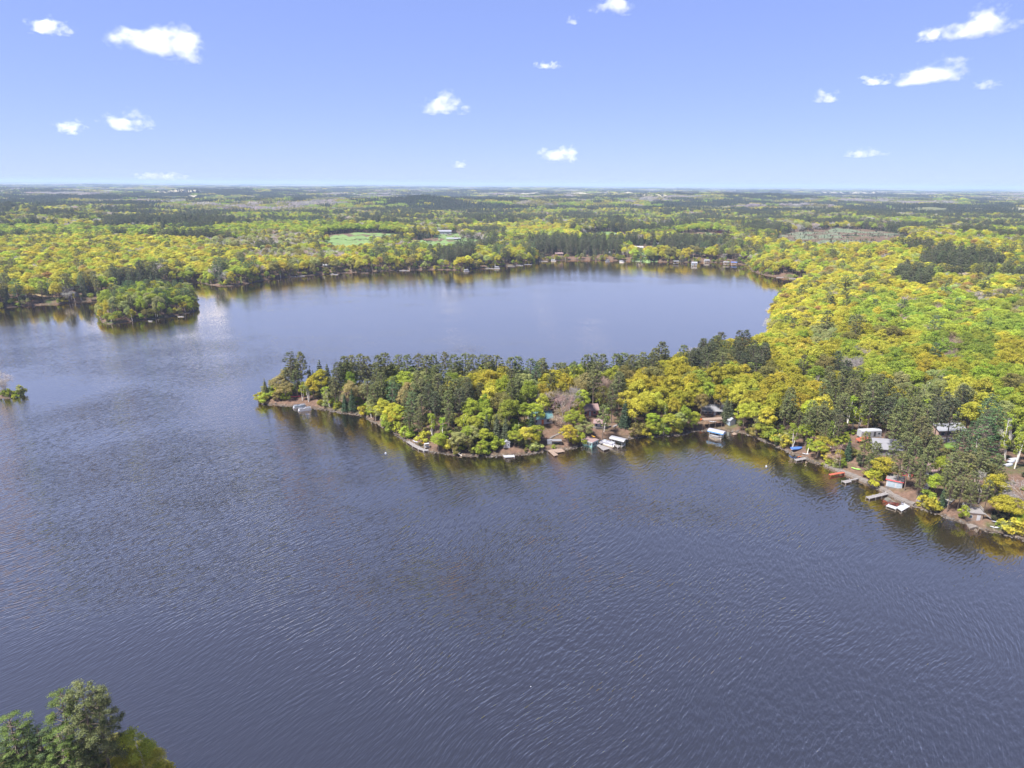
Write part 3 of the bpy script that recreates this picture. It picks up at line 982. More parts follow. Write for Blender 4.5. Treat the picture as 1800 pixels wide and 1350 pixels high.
DIG = """
464 664 S pine 10|490 658 O sand 11|486 676 U gold 6|509 620 W dark 21|527 620 P pine 21|514 645 P pine 17|560 631 S dark 17|574 638 S dark 16|562 649 O gold 14|548 664 O gold 12
529 671 B lime 11|540 669 B pale 11|571 684 B lime 9|577 684 B pale 10|604 624 P pine 20|617 624 P pine 20|593 636 P dark 19|633 623 P pine 20|644 627 P pine 19|664 625 P pine 20
676 621 P pine 21|700 623 P pine 20|715 624 P pine 20|735 623 P pine 20|749 625 P pine 20|762 624 P pine 20|782 620 P pine 20|798 624 P pine 20|818 622 P pine 20|831 624 P pine 20
591 649 P dark 18|587 667 P pine 15|615 669 O sand 13|618 690 S spruce 11|605 695 S spruce 9|689 671 W blue 16|687 640 O lime 15|713 649 O lime 15|728 650 O pale 14|718 669 O sand 12
644 682 P pine 16|662 671 P pine 17|727 676 P pine 17|740 667 P pine 18|751 660 P pine 18|769 658 P pine 19|787 662 P pine 18|800 667 P pine 18|740 693 P pine 17|764 689 P dark 17
787 687 P pine 17|807 684 P dark 17|651 702 O pale 10|671 700 O yellow 11|689 707 O yellow 11|640 703 B pale 10|718 714 P pine 14|735 722 P pine 13|700 712 O yellow 10|758 724 B lime 11
744 753 U yellow 6|827 698 O lime 13|818 727 B lime 12|824 749 O lime 9|787 769 U yellow 6|806 757 O pale 9|848 623 P pine 20|860 625 P pine 20|873 625 P pine 20|898 628 P pine 20|911 627 P pine 20
933 631 P pine 20|953 631 P pine 20|978 638 P pine 18|992 639 P pine 17|1009 636 P pine 18|1033 624 P pine 20|1047 622 P pine 20|1060 623 P pine 20|1084 622 P pine 20|1098 621 P pine 20
1111 624 P pine 20|1131 619 P pine 20|1147 620 P pine 20|1164 601 P dark 22|1152 612 P pine 21|1185 601 D bare 16|829 653 O gold 16|858 648 O gold 16|880 647 O gold 16|884 662 O yellow 15
942 644 W blue 18|978 648 O gold 16|960 655 O gold 15|995 656 O gold 15|920 653 O pale 15|1013 643 O lime 16|1027 653 O sand 15|820 664 P pine 17|911 657 P pine 17|900 668 P pine 17
969 655 P pine 17|1062 660 D pink 16|1078 674 P pine 18|1089 653 P pine 19|1045 650 P pine 19|1098 642 O olive 17|1127 653 O gold 17|1147 640 O olive 17|1124 667 O yellow 16|1138 689 O yellow 15
1107 682 O yellow 14|1120 700 O yellow 13|1178 656 O gold 17|1189 627 O gold 17|1178 640 O gold 17|889 693 O olive 14|851 702 O lime 12|955 691 O yellow 12|942 706 O lime 11|991 689 D pink 14
1007 680 D bare 14|1024 682 O lime 13|1015 700 O lime 11|855 733 S dark 12|873 729 S dark 12|889 733 S dark 11|935 722 S spruce 11|829 747 O pale 9|911 738 B lime 9|924 751 O yellow 8
944 747 O lime 8|1000 746 O gold 8|1010 757 U gold 6|1029 744 O pale 8|1022 760 U lime 6|1064 713 B lime 12|1100 700 S spruce 13|1120 744 U olive 7|1147 733 O lime 9|1173 717 B lime 11|1195 726 O pale 9
1160 745 U lime 7|1135 752 U olive 5|1203 607 P pine 20|1217 618 P dark 19|1241 611 P dark 20|1268 584 P dark 21|1262 590 P pine 20|1272 620 P pine 19|1301 581 P dark 20|1313 581 P dark 20
1310 620 P dark 19|1330 624 P dark 19|1339 609 P dark 20|1223 593 O gold 18|1203 622 O gold 17|1186 658 O gold 16|1215 655 O gold 16|1254 640 O gold 17|1283 636 O gold 17|1303 589 O rust 18|1288 592 O gold 17|1250 669 O lime 14
1235 690 O olive 12|1314 656 O gold 17|1332 653 O gold 17|1372 651 O gold 17|1399 658 O gold 17|1383 676 O gold 16|1423 676 O gold 16|1446 693 O yellow 15|1346 642 O olive 17|1306 671 O yellow 16|1301 693 O yellow 15
1339 684 O gold 16|1362 690 O gold 15|1330 710 O yellow 14|1308 718 O lime 13|1350 716 O yellow 13|1334 589 O yellow 17|1352 590 O yellow 17|1372 591 O yellow 17|1392 587 O yellow 17|1417 589 O gold 17|1439 589 O pale 16
1386 609 O yellow 16|1412 600 O yellow 17|1362 612 O gold 16|1454 604 O gold 17|1443 630 O olive 16|1430 622 O lime 15|1439 640 O lime 14|1494 600 O lime 16|1528 591 O yellow 16|1526 636 O lime 15|1505 564 O gold 17|1530 566 O gold 17|1550 575 O yellow 17
1392 693 P pine 17|1385 702 P pine 15|1439 713 P pine 17|1425 722 P pine 16|1488 644 P dark 17|1462 655 P pine 17|1506 667 P pine 18|1470 680 P pine 17|1485 690 P pine 17|1499 691 B lime 14|1399 738 B lime 12|1339 747 O lime 8|1361 753 U lime 7
1381 762 U yellow 6|1423 769 B lime 7|1452 769 O yellow 8|1440 776 O lime 7|1481 762 O lime 9|1468 733 B lime 13|1279 698 S dark 12|1285 715 S dark 11|1318 745 B pale 9|1229 735 O lime 8|1210 742 U lime 6|1455 745 P pine 14|1495 770 S spruce 9
1527 673 P pine 18|1544 682 P pine 18|1567 698 P dark 18|1589 700 P pine 18|1578 727 P pine 17|1611 716 P pine 18|1633 711 P pine 18|1655 704 P dark 18|1678 702 P dark 18|1633 747 P pine 17|1600 758 P pine 16|1613 769 P pine 16|1524 767 P pine 14
1587 793 P pine 14|1600 805 P pine 13|1635 784 P pine 15|1625 800 P pine 14|1678 795 P pine 15|1707 798 P pine 15|1729 795 P pine 15|1715 829 P pine 12|1733 824 D bare 12|1695 838 P pine 12|1675 849 P pine 11|1449 713 P pine 17|1478 729 P dark 16
1555 804 O gold 9|1547 824 U gold 7|1660 802 O lime 10|1649 833 O lime 8|1755 833 O gold 10|1767 867 O yellow 9|1782 873 O gold 9|1782 910 U yellow 6|1795 925 U yellow 6|1689 904 U lime 5|1740 733 W blue 19|1698 753 W blue 15|1709 704 O yellow 14
1776 733 X bare 15|1798 760 B lime 14|1651 671 B pale 14|1638 668 B pale 14|1733 687 O yellow 13|1755 682 O lime 13|1622 704 B lime 13|1612 676 O lime 13|1770 700 O pale 13|1790 690 O lime 14|1500 628 D bare 14|1676 656 O yellow 15|1660 648 O pale 14
1640 880 U gold 5|1712 851 P pine 11|1740 850 P pine 12|1660 862 S spruce 7|1530 800 P pine 9|1545 780 P pine 12
1536 648 O lime 16|1555 640 O lime 16|1576 632 O green 16|1600 640 O lime 15|1585 655 O pale 14|1620 625 O gold 15|1640 620 O gold 15|1655 632 O gold 15|1690 632 O gold 16|1720 630 O lime 16|1676 590 D pink 16|1668 596 D pink 15|1735 605 O green 16|1775 612 O gold 16|1790 640 O lime 15
1600 575 O gold 15|1618 578 O yellow 15|1640 588 O green 16|1655 578 O green 16|1700 590 O green 16|1715 575 O lime 16|1612 520 D bare 16|1790 545 D bare 16|1745 520 D bare 16|1738 512 W dark 18|1490 520 W dark 20|1463 520 W dark 19|1575 545 D pink 15|1540 525 W blue 18"""
DIG += """|640 716 O lime 8|655 722 O pale 8|668 728 O lime 8|680 735 O yellow 8|693 742 U lime 6|705 752 U lime 6|770 765 O lime 8|850 758 O lime 8|872 764 U lime 6|905 766 O lime 7|1150 750 O lime 7|1080 735 P pine 15|1215 720 O lime 11|1180 738 O lime 8|1270 672 O gold 15|1420 745 O lime 10|1650 765 P pine 15|1690 815 P pine 13|1760 800 P pine 13|1745 815 O olive 10|1620 830 P pine 11|1574 776 P pine 12|1690 745 P pine 15|1540 776 P pine 8|1665 830 P pine 12"""
DIG = [t.split() for line in DIG.strip().splitlines() for t in line.split("|") if t]
DIG = [(float(a), float(b), c, d, float(h)) for a, b, c, d, h in DIG]

GROUPS = {
 'gold': [('O gold', .42), ('O yellow', .15), ('O lime', .17), ('O olive', .12), ('O pale', .05), ('P pine', .03), ('D bare', .05), ('O rust', .03)],
 'bright': [('O yellow', .45), ('O lime', .33), ('O pale', .14), ('B lime', .08)],
 'green': [('O green', .36), ('O lime', .38), ('O olive', .08), ('D bare', .03), ('O gold', .10), ('D pink', .03), ('W blue', .02)],
 'pines': [('P pine', .76), ('P dark', .1), ('W blue', .04), ('O olive', .06), ('D pink', .04)],
 'conif': [('S dark', .40), ('W dark', .3), ('P dark', .3)],
 'mixed': [('P pine', .16), ('W blue', .12), ('O gold', .22), ('O lime', .20), ('O olive', .10), ('B pale', .08), ('D bare', .07), ('S dark', .05)],
 'grey': [('D bare', .42), ('D pink', .12), ('O olive', .14), ('O pale', .18), ('S dark', .14)],
 'island': [('W blue', .26), ('O green', .14), ('O lime', .30), ('O pale', .10), ('P pine', .04), ('B pale', .08), ('O gold', .08)],
 'farmix': [('O green', .26), ('O olive', .18), ('O lime', .16), ('W dark', .16), ('D bare', .12), ('O gold', .12)],
}
GNAMES = list(GROUPS)
ZONES = [  # crown pixels: cx, cy, rx, ry, group
 (90, 510, 110, 34, 'mixed'), (150, 455, 420, 32, 'gold'), (60, 440, 260, 18, 'gold'), (330, 470, 130, 12, 'gold'), (250, 478, 60, 10, 'conif'), (415, 470, 45, 18, 'mixed'),
 (560, 455, 120, 20, 'gold'), (660, 465, 160, 16, 'gold'), (520, 440, 110, 7, 'grey'), (430, 420, 150, 8, 'grey'), (690, 440, 70, 9, 'mixed'), (860, 450, 80, 18, 'gold'), (800, 440, 40, 8, 'conif'), (930, 440, 60, 16, 'mixed'),
 (1010, 425, 80, 16, 'conif'), (1060, 440, 90, 10, 'conif'), (1150, 440, 70, 16, 'gold'), (1220, 425, 70, 10, 'conif'), (1270, 440, 60, 14, 'mixed'), (1000, 405, 120, 8, 'bright'), (900, 395, 120, 6, 'gold'),
 (560, 395, 160, 8, 'green'), (100, 400, 160, 9, 'green'), (300, 385, 120, 5, 'conif'), (160, 420, 200, 10, 'gold'),
 (1450, 455, 120, 22, 'gold'), (1380, 475, 60, 14, 'mixed'), (1500, 490, 160, 34, 'gold'), (1600, 440, 200, 30, 'gold'), (1690, 490, 140, 16, 'gold'), (1690, 450, 75, 17, 'conif'), (1610, 482, 40, 13, 'conif'), (1610, 425, 30, 6, 'conif'),
 (1650, 560, 170, 46, 'green'), (1540, 530, 50, 20, 'green'), (1430, 530, 70, 34, 'gold'), (1400, 600, 80, 26, 'bright'), (1560, 590, 30, 20, 'mixed'), (1480, 572, 40, 10, 'pines'), (1700, 640, 130, 30, 'green'), (1700, 690, 110, 30, 'bright'),
 (1560, 715, 110, 40, 'pines'), (1640, 770, 110, 60, 'pines'), (1700, 830, 80, 40, 'pines'), (1470, 690, 60, 40, 'pines')]
# building and clearing windows in the photograph: nothing new grows in front of these
WINDOWS = [(516, 700, 552, 724), (708, 768, 762, 797), (880, 782, 906, 803), (950, 748, 1002, 802), (1020, 764, 1056, 790), (1034, 735, 1064, 753), (1046, 766, 1106, 794), (1060, 748, 1118, 772),
 (1234, 710, 1274, 730), (1230, 735, 1278, 757), (1246, 752, 1278, 776), (1274, 738, 1298, 764), (1390, 782, 1414, 797), (1392, 800, 1438, 813), (1448, 822, 1520, 852), (1558, 838, 1594, 866), (1518, 862, 1606, 897),
 (1510, 752, 1552, 774), (1545, 786, 1578, 800), (1654, 750, 1692, 778), (1643, 876, 1682, 896), (1692, 890, 1738, 928), (1764, 803, 1800, 826), (1586, 828, 1602, 842), (1630, 826, 1650, 848), (944, 722, 968, 748), (1032, 718, 1044, 728),
 (604, 716, 630, 730), (474, 704, 520, 713), (1500, 826, 1516, 840), (1740, 918, 1760, 936)]
CLEAR = [  # fields and openings: cx, cy, rx, ry on the ground
 (640, 420, 82, 11), (612, 437, 48, 12), (790, 432, 74, 14), (1062, 417, 48, 9), (1240, 418, 57, 9), (1480, 424, 122, 21), (1135, 441, 26, 9), (70, 534, 26, 4), (575, 478, 14, 4), (605, 476, 10, 3), (345, 495, 12, 3),
 (1040, 454, 70, 3), (975, 452, 20, 4), (1222, 457, 14, 5), (1680, 760, 36, 14), (1690, 780, 24, 16), (1545, 768, 20, 7), (790, 415, 24, 5), (150, 527, 14, 4), (1385, 486, 22, 4), (1085, 418, 10, 4)]
DARR = np.array([(d[0], d[1]) for d in DIG])

TREES = []                                     # dicts of every single tree
def tint_of(colname, r):
    c = np.array(PAL[colname])
    b = math.exp(r.normal(0, .09))
    return tuple(np.clip(c * b * np.exp(r.normal(0, .04, 3)), .004, .6))

rt = np.random.default_rng(21)
for px, py, code, colname, h in DIG:
    h *= 0.97
    x, y, z = place(px, py, h)
    s = float(sdist(x, y)[0])
    TREES.append(dict(x=x, y=y, z=z, h=h, code=code, col=colname, s=s, px=px, py=py, dig=True))
# keep trees off the water
for t in TREES:
    for _ in range(12):
        if t['s'] > 1.2:
            break
        e = 0.5
        g = np.array((sdist(t['x'] + e, t['y'])[0] - sdist(t['x'] - e, t['y'])[0], sdist(t['x'], t['y'] + e)[0] - sdist(t['x'], t['y'] - e)[0]))
        g /= np.linalg.norm(g) + 1e-6
        t['x'] += g[0] * 1.5
        t['y'] += g[1] * 1.5
        t['s'] = float(sdist(t['x'], t['y'])[0])
    t['z'] = float(terrain(t['x'], t['y'])[0])

def inside_clear(px, py):
    m = np.zeros(np.shape(px), bool)
    for cx, cy, rx, ry in CLEAR:
        m |= ((px - cx) / rx) ** 2 + ((py - cy) / ry) ** 2 < 1
    return m

WD = []
for x0, y0, x1, y1 in WINDOWS:
    p = place((x0 + x1) / 2, y1)
    WD.append((x0, y0, x1, y1, math.hypot(p[0], p[1])))

def candidates(d0, d1, sp, seed):
    r = np.random.default_rng(seed)
    gx, gy = np.meshgrid(np.arange(-d1, d1, sp), np.arange(0, d1, sp))
    x = (gx + r.uniform(-.42, .42, gx.shape) * sp + (np.arange(gx.shape[0]) % 2)[:, None] * sp / 2).ravel()
    y = (gy + r.uniform(-.42, .42, gy.shape) * sp).ravel()
    D = np.hypot(x, y)
    k = (D > d0) & (D < d1) & (np.abs(np.arctan2(x, y)) < R(43))
    x, y = x[k], y[k]
    a, b, c = proj(x, y, np.full(x.shape, 10.0))
    k = (a > -60) & (a < 1860) & (b < 1400)
    x, y = x[k], y[k]
    s = sdist(x, y)
    k = s > 2.0
    x, y, s = x[k], y[k], s[k]
    z = terrain(x, y, s)
    return x, y, z, s, r

FAR = dict(pts=[], var=[], turn=[], size=[], tint=[], zone=[])
occ = {}
def occupied(x, y, rad):
    i, j = int(x // 6), int(y // 6)
    for a in range(i - 1, i + 2):
        for b in range(j - 1, j + 2):
            for (u, v, q) in occ.get((a, b), ()):
                if (u - x) ** 2 + (v - y) ** 2 < (rad + q) ** 2:
                    return True
    return False
for t in TREES:
    occ.setdefault((int(t['x'] // 6), int(t['y'] // 6)), []).append((t['x'], t['y'], 1.6 if t['code'] == 'U' else 2.3))

for d0, d1, sp, seed in ((60, 700, 6.0, 1), (700, 1350, 7.2, 2), (1350, 2500, 9.8, 3)):
    x, y, z, s, r = candidates(d0, d1, sp, seed)
    D = np.hypot(x, y)
    cx, cy_, cc = proj(x, y, z + 14)
    bx, by, bc = proj(x, y, z)
    ok = ~inside_clear(bx, by)
    ok &= ~((bx < 420) & (by > 1150))          # the near corner is planted by hand
    n3 = wav(x - 300, y + 55, 52)
    n1, n2 = wav(x, y, 150), wav(x * .7 + 900, y + 400, 330)
    gi = np.full(x.shape, GNAMES.index('farmix'))
    gi[n2 > .35] = GNAMES.index('gold')
    gi[(n1 > np.where(D > 1300, .42, .55))] = GNAMES.index('grey')
    gi[(n1 < np.where(D > 1300, -.3, -.55)) & (D > 500)] = GNAMES.index('conif')
    gi[(n2 < -.75)] = GNAMES.index('green')
    wob = 1 + .22 * wav(x + 77, y - 31, 60)
    for zx, zy, zrx, zry, g in ZONES:
        k = ((cx - zx) / zrx) ** 2 + ((cy_ - zy) / zry) ** 2 < wob
        gi[k] = GNAMES.index(g)
    isl = _inside(POLYS[1], x, y)
    gi[isl] = GNAMES.index('island')
    for i in np.nonzero(ok)[0]:
        gname = GNAMES[gi[i]]
        opts = GROUPS[gname]
        cw = np.cumsum([o[1] for o in opts])
        u = (.5 + .55 * n3[i] + r.uniform(-.2, .2)) % 1.0
        pick = opts[min(int(np.searchsorted(cw / cw[-1], u)), len(opts) - 1)][0]
        code, colname = pick.split()
        h = SPEC[code][4] * r.uniform(.78, 1.12)
        near = D[i] < 470 and not isl[i]
        if near:
            dd = np.hypot(DARR[:, 0] - cx[i], (DARR[:, 1] - cy_[i]) * 1.3)
            m = int(dd.argmin())
            if dd[m] < 45 and r.uniform() < .8:
                code, colname = DIG[m][2], DIG[m][3]
                if code in 'UX':
                    code, colname = 'B', ('lime' if colname == 'bare' else colname)
                h = min(DIG[m][4], SPEC[code][4]) * r.uniform(.75, 1.0)
        if isl[i]:
            h = min(h, 17) * .92
            h *= .82 + .18 * min(1, s[i] / 6)
        if s[i] < 5:
            h *= .55 + .09 * s[i]
        # stay below the hand-placed skyline of the peninsula and clear of buildings
        if D[i] < 520 and not isl[i]:
            W = SPEC[code][4] * .3 * FPX / cc[i] * .5
            ax, ay, _ = proj(x[i], y[i], z[i] + h)
            bad = False
            for x0, y0, x1, y1, wd in WD:
                if ax + W > x0 and ax - W < x1 and ay < y1 and by[i] > y0 and D[i] < wd + 4:
                    bad = True
                    break
            if bad:
                continue
            if bx[i] < 1160 and D[i] > 240 and ay < 634:
                h *= .8
            if occupied(x[i], y[i], 1.1):
                continue
        if D[i] < 470 or isl[i]:
            TREES.append(dict(x=x[i], y=y[i], z=z[i], h=h, code=code, col=colname, s=s[i], px=cx[i], py=cy_[i], dig=False))
            continue
        k = r.integers(SPEC[code][1])
        sc = h / PROTO[(code, k)][2]
        wd = sc * r.uniform(1.05, 1.4) * (1.0 if D[i] < 1350 else 1.15)
        FAR['pts'].append((x[i], y[i], z[i] - .2))
        FAR['var'].append(FOREST_IDX[(code, k)])
        FAR['turn'].append(r.uniform(0, 6.283))
        FAR['size'].append((wd, wd, sc))
        FAR['tint'].append(np.array(tint_of(colname, r)) * 1.3)
        FAR['zone'].append(0 if (cx[i] > 1325 and D[i] < 1000) else (1 if D[i] < 1350 else 2))

# growth hanging over every shore, and understorey in the near woods
def shore_growth():
    r = np.random.default_rng(17)
    for pi, P in enumerate(POLYS[:2]):
        Q = np.roll(P, -1, 0)
        for a, b in zip(P, Q):
            L = np.hypot(*(b - a))
            m = (a + b) / 2
            if m[1] < 60 or math.hypot(*m) > 1200:
                continue
            dm = math.hypot(*m)
            for q in range(int(L / (1.9 if dm < 480 else 3.0)) + 1):
                p = a + (b - a) * r.uniform()
                nrm = np.array((-(b - a)[1], (b - a)[0])) / (L + 1e-6)
                off = r.uniform(.3, 4.5)
                for sg in (1, -1):
                    c = p + nrm * sg * off
                    s = float(sdist(*c)[0])
                    if s > .5:
                        break
                else:
                    continue
                px, py, cc_ = proj(c[0], c[1], 1.0)
                if px < -40 or px > 1840 or inside_clear(np.array([px]), np.array([py + 3]))[0]:
                    continue
                small = dm < 480
                h = r.uniform(2.2, 6.0) if small else r.uniform(2.5, 9)
                ay = proj(c[0], c[1], h + 1)[1]
                if any(px + 7 > x0 and px - 7 < x1 and ay < y1 and py > y0 for x0, y0, x1, y1, wd in WD):
                    continue
                code = 'U' if h < 5.5 else ('B' if r.uniform() < .3 else 'O')
                colname = ['lime', 'gold', 'olive', 'pale', 'green', 'green', 'gold'][r.integers(7)]
                UNDER.append(dict(x=c[0], y=c[1], z=float(terrain(*c)[0]), h=h, code=code, col=colname, far=not small))
    # understorey
    x, y, z, s, r2 = candidates(60, 420, 4.4, 9)
    bx, by, cc_ = proj(x, y, z)
    for i in range(len(x)):
        if bx[i] < 440 or by[i] < 560 or inside_clear(bx[i:i + 1], by[i:i + 1])[0] or r2.uniform() < .3:
            continue
        h = r2.uniform(1.6, 5.0)
        ay = by[i] - h * FPX / cc_[i]
        if any(bx[i] + 6 > x0 and bx[i] - 6 < x1 and ay < y1 and by[i] > y0 for x0, y0, x1, y1, wd in WD):
            continue
        UNDER.append(dict(x=x[i], y=y[i], z=z[i], h=h, code='U', col=['lime', 'olive', 'green', 'olive', 'dark', 'pine'][r2.integers(6)], far=False))
UNDER = []
shore_growth()
# low growth along the banks
rs = np.random.default_rng(5)
for P, n in ((np.array(LAKE_PX[36:]), 150),):
    seg = rs.integers(0, len(P) - 3, 460)
    cnt = 0
    for k in seg:
        q = P[k] + (P[k + 1] - P[k]) * rs.uniform()
        if q[1] < 640 or cnt >= n:
            continue
        p = unproj(q[0] + rs.uniform(-3, 3), q[1] - rs.uniform(1.5, 9))
        s = float(sdist(*p)[0])
        if s < .8 or s > 9 or occupied(p[0], p[1], .5):
            continue
        h = rs.uniform(1.2, 3.6)
        ax, ay, c = proj(p[0], p[1], h + 1)
        b2 = proj(p[0], p[1], 1)
        if any(ax + 5 > x0 and ax - 5 < x1 and ay < y1 and b2[1] > y0 for x0, y0, x1, y1, wd in WD if x1 - x0 < 100) and rs.uniform() < .93:
            continue
        colname = ['lime', 'gold', 'olive', 'pale', 'green'][rs.integers(5)]
        TREES.append(dict(x=p[0], y=p[1], z=float(terrain(*p)[0]), h=h, code='U', col=colname, s=s, px=ax, py=ay, dig=False))
        cnt += 1
# islet
for px, py, h, c in ((6, 681, 4, 'green'), (15, 677, 4.6, 'lime'), (27, 682, 3.6, 'green'), (35, 673, 5.6, 'pale'), (39, 686, 2.5, 'pale'), (-6, 684, 3.6, 'green'), (22, 687, 2.6, 'lime'), (10, 689, 2.2, 'pale')):
    x, y, z = place(px, py, h)
    TREES.append(dict(x=x, y=y, z=z, h=h, code='U', col=c, s=5, px=px, py=py, dig=True))
# the trees just below the camera in the lower corner
NEAR = [(142, 1203, 'P', 90, 'pine', 23), (104, 1208, 'W', 90, 'fir', 22), (168, 1222, 'P', 91, 'pine', 20), (13, 1252, 'W', 91, 'fir', 20), (35, 1266, 'W', 90, 'fir', 18), (64, 1274, 'W', 90, 'blue', 17), (100, 1279, 'W', 91, 'fir', 17),
        (246, 1270, 'B', 90, 'lime', 14), (235, 1314, 'O', 90, 'yellow', 9), (258, 1322, 'U', 90, 'yellow', 7), (62, 1318, 'U', 91, 'lime', 9), (190, 1295, 'U', 91, 'olive', 9), (-20, 1290, 'W', 91, 'blue', 17), (150, 1300, 'P', 91, 'pine', 13), (205, 1330, 'U', 90, 'gold', 6), (20, 1330, 'O', 90, 'olive', 10)]
for px, py, code, var, c, h in NEAR:
    x, y, z = place(px, py, h)
    TREES.append(dict(x=x, y=y, z=max(z, .3), h=h, code=code, col=c, s=6, px=px, py=py, dig=True, var=var))

# ---- names and labels: where a tree stands, told by what it stands beside
MARKS = [(600, "by the pontoon boats"), (700, "before the plank landing"), (800, "above the plank landing"), (925, "behind the white shed"),
         (1010, "near the forked dock cabin"), (1130, "near the teal boathouse"), (1235, "past the teal boathouse"), (1320, "near the grey cabin"),
         (1440, "behind the blue tarpaulin"), (1540, "near the white trailer"), (1640, "near the red-trimmed boathouse"), (9999, "near the roof-deck boathouse")]
def where(t):
    D = math.hypot(t['x'], t['y'])
    if D < 140 and t['px'] < 400:
        return "on the near corner bank", "on the corner bank", "from the edge"
    if t['px'] < 60 and D < 420:
        return "on the tiny islet", "on the islet", "towards open water"
    if t['px'] < 420:
        b = "front shore" if t['py'] > 528 else ("back" if t['py'] < 508 else "middle")
        return "on the wooded island's " + b, "on the island", "from the reedy end"
    if D > 345 and t['px'] > 1320:
        b = int((t['px'] - 1320) // 120)
        n = ["by the narrow neck", "above the narrow neck", "behind the white trailer", "behind the biggest pine"][min(b, 3)]
        return ("on the upper hillside " if D > 410 else "on the lower hillside ") + n, "on the hillside", "from the lake"
    m = next(q for q in MARKS if t['px'] < q[0])
    row = "at the waterline" if t['s'] < 7 else ("on the slope" if t['s'] < 25 else "in the wood")
    if t['px'] < 1180 and t['py'] < 640 and t['code'] == 'P':
        row = "in the far row"
    return row + " " + m[1], m[1], "from the tip"
ORD = ["", "first", "second", "third", "fourth", "fifth", "sixth", "seventh", "eighth", "ninth", "tenth", "eleventh", "twelfth"]
def ordinal(n):
    return ORD[n] if n < len(ORD) else "%d%s" % (n, "th" if 10 < n % 100 < 14 else {1: "st", 2: "nd", 3: "rd"}.get(n % 10, "th"))
for t in TREES:
    t['D'] = math.hypot(t['x'], t['y'])
    t['where'], t['area'], t['count'] = where(t)
    t['base'] = WORD[t['col']] + " " + KINDWORD[t['code']] + " " + t['where']
# at most 290 of a kind stand alone; the rest of that kind joins the forest mass
def to_forest(t, zone):
    k = rt.integers(SPEC[t['code']][1])
    sc = t['h'] / PROTO[(t['code'], k)][2]
    FAR['pts'].append((t['x'], t['y'], t['z'] - .2))
    FAR['var'].append(FOREST_IDX[(t['code'], k)])
    FAR['turn'].append(rt.uniform(0, 6.283))
    q_ = sc * (1.35 if t['code'] == 'U' else 1.1)
    FAR['size'].append((q_, q_, sc))
    FAR['tint'].append(tint_of(t['col'], rt))
    FAR['zone'].append(zone)
keep = []
for code in SPEC:
    L = sorted([t for t in TREES if t['code'] == code], key=lambda t: (not t['dig'], t['D']))
    L = [t for t in L if t['dig'] or -30 < t['px'] < 1830]
    keep += L[:290]
    for t in L[290:]:
        to_forest(t, 0)
for t in UNDER:
    to_forest(t, 1 if t['far'] else 3)
by = {}
for t in keep:
    by.setdefault(t['base'], []).append(t)
for base, L in by.items():
    L.sort(key=lambda t: t['px'])
    for i, t in enumerate(L):
        t['label'] = base
        if len(L) > 1:
            t['label'] = ordinal(i + 1) + " " + WORD[t['col']] + " " + KINDWORD[t['code']] + " " + t['count'] + " " + t['where']
def put_tree(t):
    code = t['code']
    sp = SPEC[code]
    k = t.get('var', int(rt.integers(sp[1])))
    tm, cm, H, W = PROTO[(code, k)]
    sc = t['h'] / H
    wd = sc * rt.uniform(.95, 1.18) if code in 'PWSX' else max(sc, .75 if code in 'OB' else 0) * rt.uniform(.92, 1.2)
    root = empty(sp[2], (t['x'], t['y'], t['z'] - .1), rt.uniform(0, 6.283), t['label'], sp[3], t['base'] if t['label'] == t['base'] else sp[3] + "s " + t['area'])
    root.scale = (wd, wd, sc)
    a = bpy.data.objects.new("trunk", tm)
    b = bpy.data.objects.new("crown", cm)
    for o in (a, b):
        COL.objects.link(o)
        o.parent = root
    b["tint"] = tint_of(t['col'], rt)
for t in keep:
    put_tree(t)
print("single trees", len(keep), {c: sum(t['code'] == c for t in keep) for c in SPEC}, "far", len(FAR['pts']))
ZL = [("forest", "golden and green hillside forest rising beyond the near shore"), ("forest", "mixed spring wood lining the lake's far shore"), ("forest", "paler wood stretching behind the far shore fields"), ("undergrowth", "low leafy undergrowth along the banks and under the near trees")]
FZ = np.array(FAR['zone'])
for zi in range(4):
    k = np.nonzero(FZ == zi)[0]
    if len(k):
        scatter(ZL[zi][0], np.array(FAR['pts'])[k], np.array(FAR['var'])[k], np.array(FAR['turn'])[k], np.array(FAR['size'])[k], np.array(FAR['tint'])[k], NG_TREES, ZL[zi][1], ZL[zi][0])
# distant woods
def far_clumps():
    P, Vr, T, S, C = [], [], [], [], []
    for d0, d1, sp in ((2450, 5200, 34.0), (5200, 9500, 58.0), (9500, 17000, 105.0)):
        x, y, z, s, r = candidates(d0, d1, sp, int(d0))
        bx, by_, _ = proj(x, y, z)
        n = wav(x * .55, y, 520) + .35 * wav(x, y, 130)
        n2 = wav(x * .5 + 4000, y, 1300)
        k = ~inside_clear(bx, by_)
        D = np.hypot(x, y)
        k &= ~((n2 > .55) & (n > -.2) & (D > 2900))      # open farmland
        for i in np.nonzero(k)[0]:
            conif = n[i] < -.02 + .12 * r.normal()
            c = 'dark' if conif else ('bare' if n[i] > .75 else ('olive' if n[i] > .35 else ('green' if r.uniform() < .6 else 'gold')))
            P.append((x[i], y[i], z[i] - 1))
            Vr.append(r.integers(5, 8) if conif else r.integers(0, 5))
            T.append(r.uniform(0, 6.283))
            f = sp / 40
            S.append((f * 1.15, f * 1.15, min(1.0, .9 + .1 * f) * r.uniform(.8, 1.2)))
            C.append(np.array(tint_of(c, r)) * (1.0 if c == 'bare' else 1.25))
    print("clumps", len(P))
    scatter("forest", P, Vr, T, S, C, NG_CLUMPS, "distant blue woods between farmland, out to the horizon", "forest")
far_clumps()

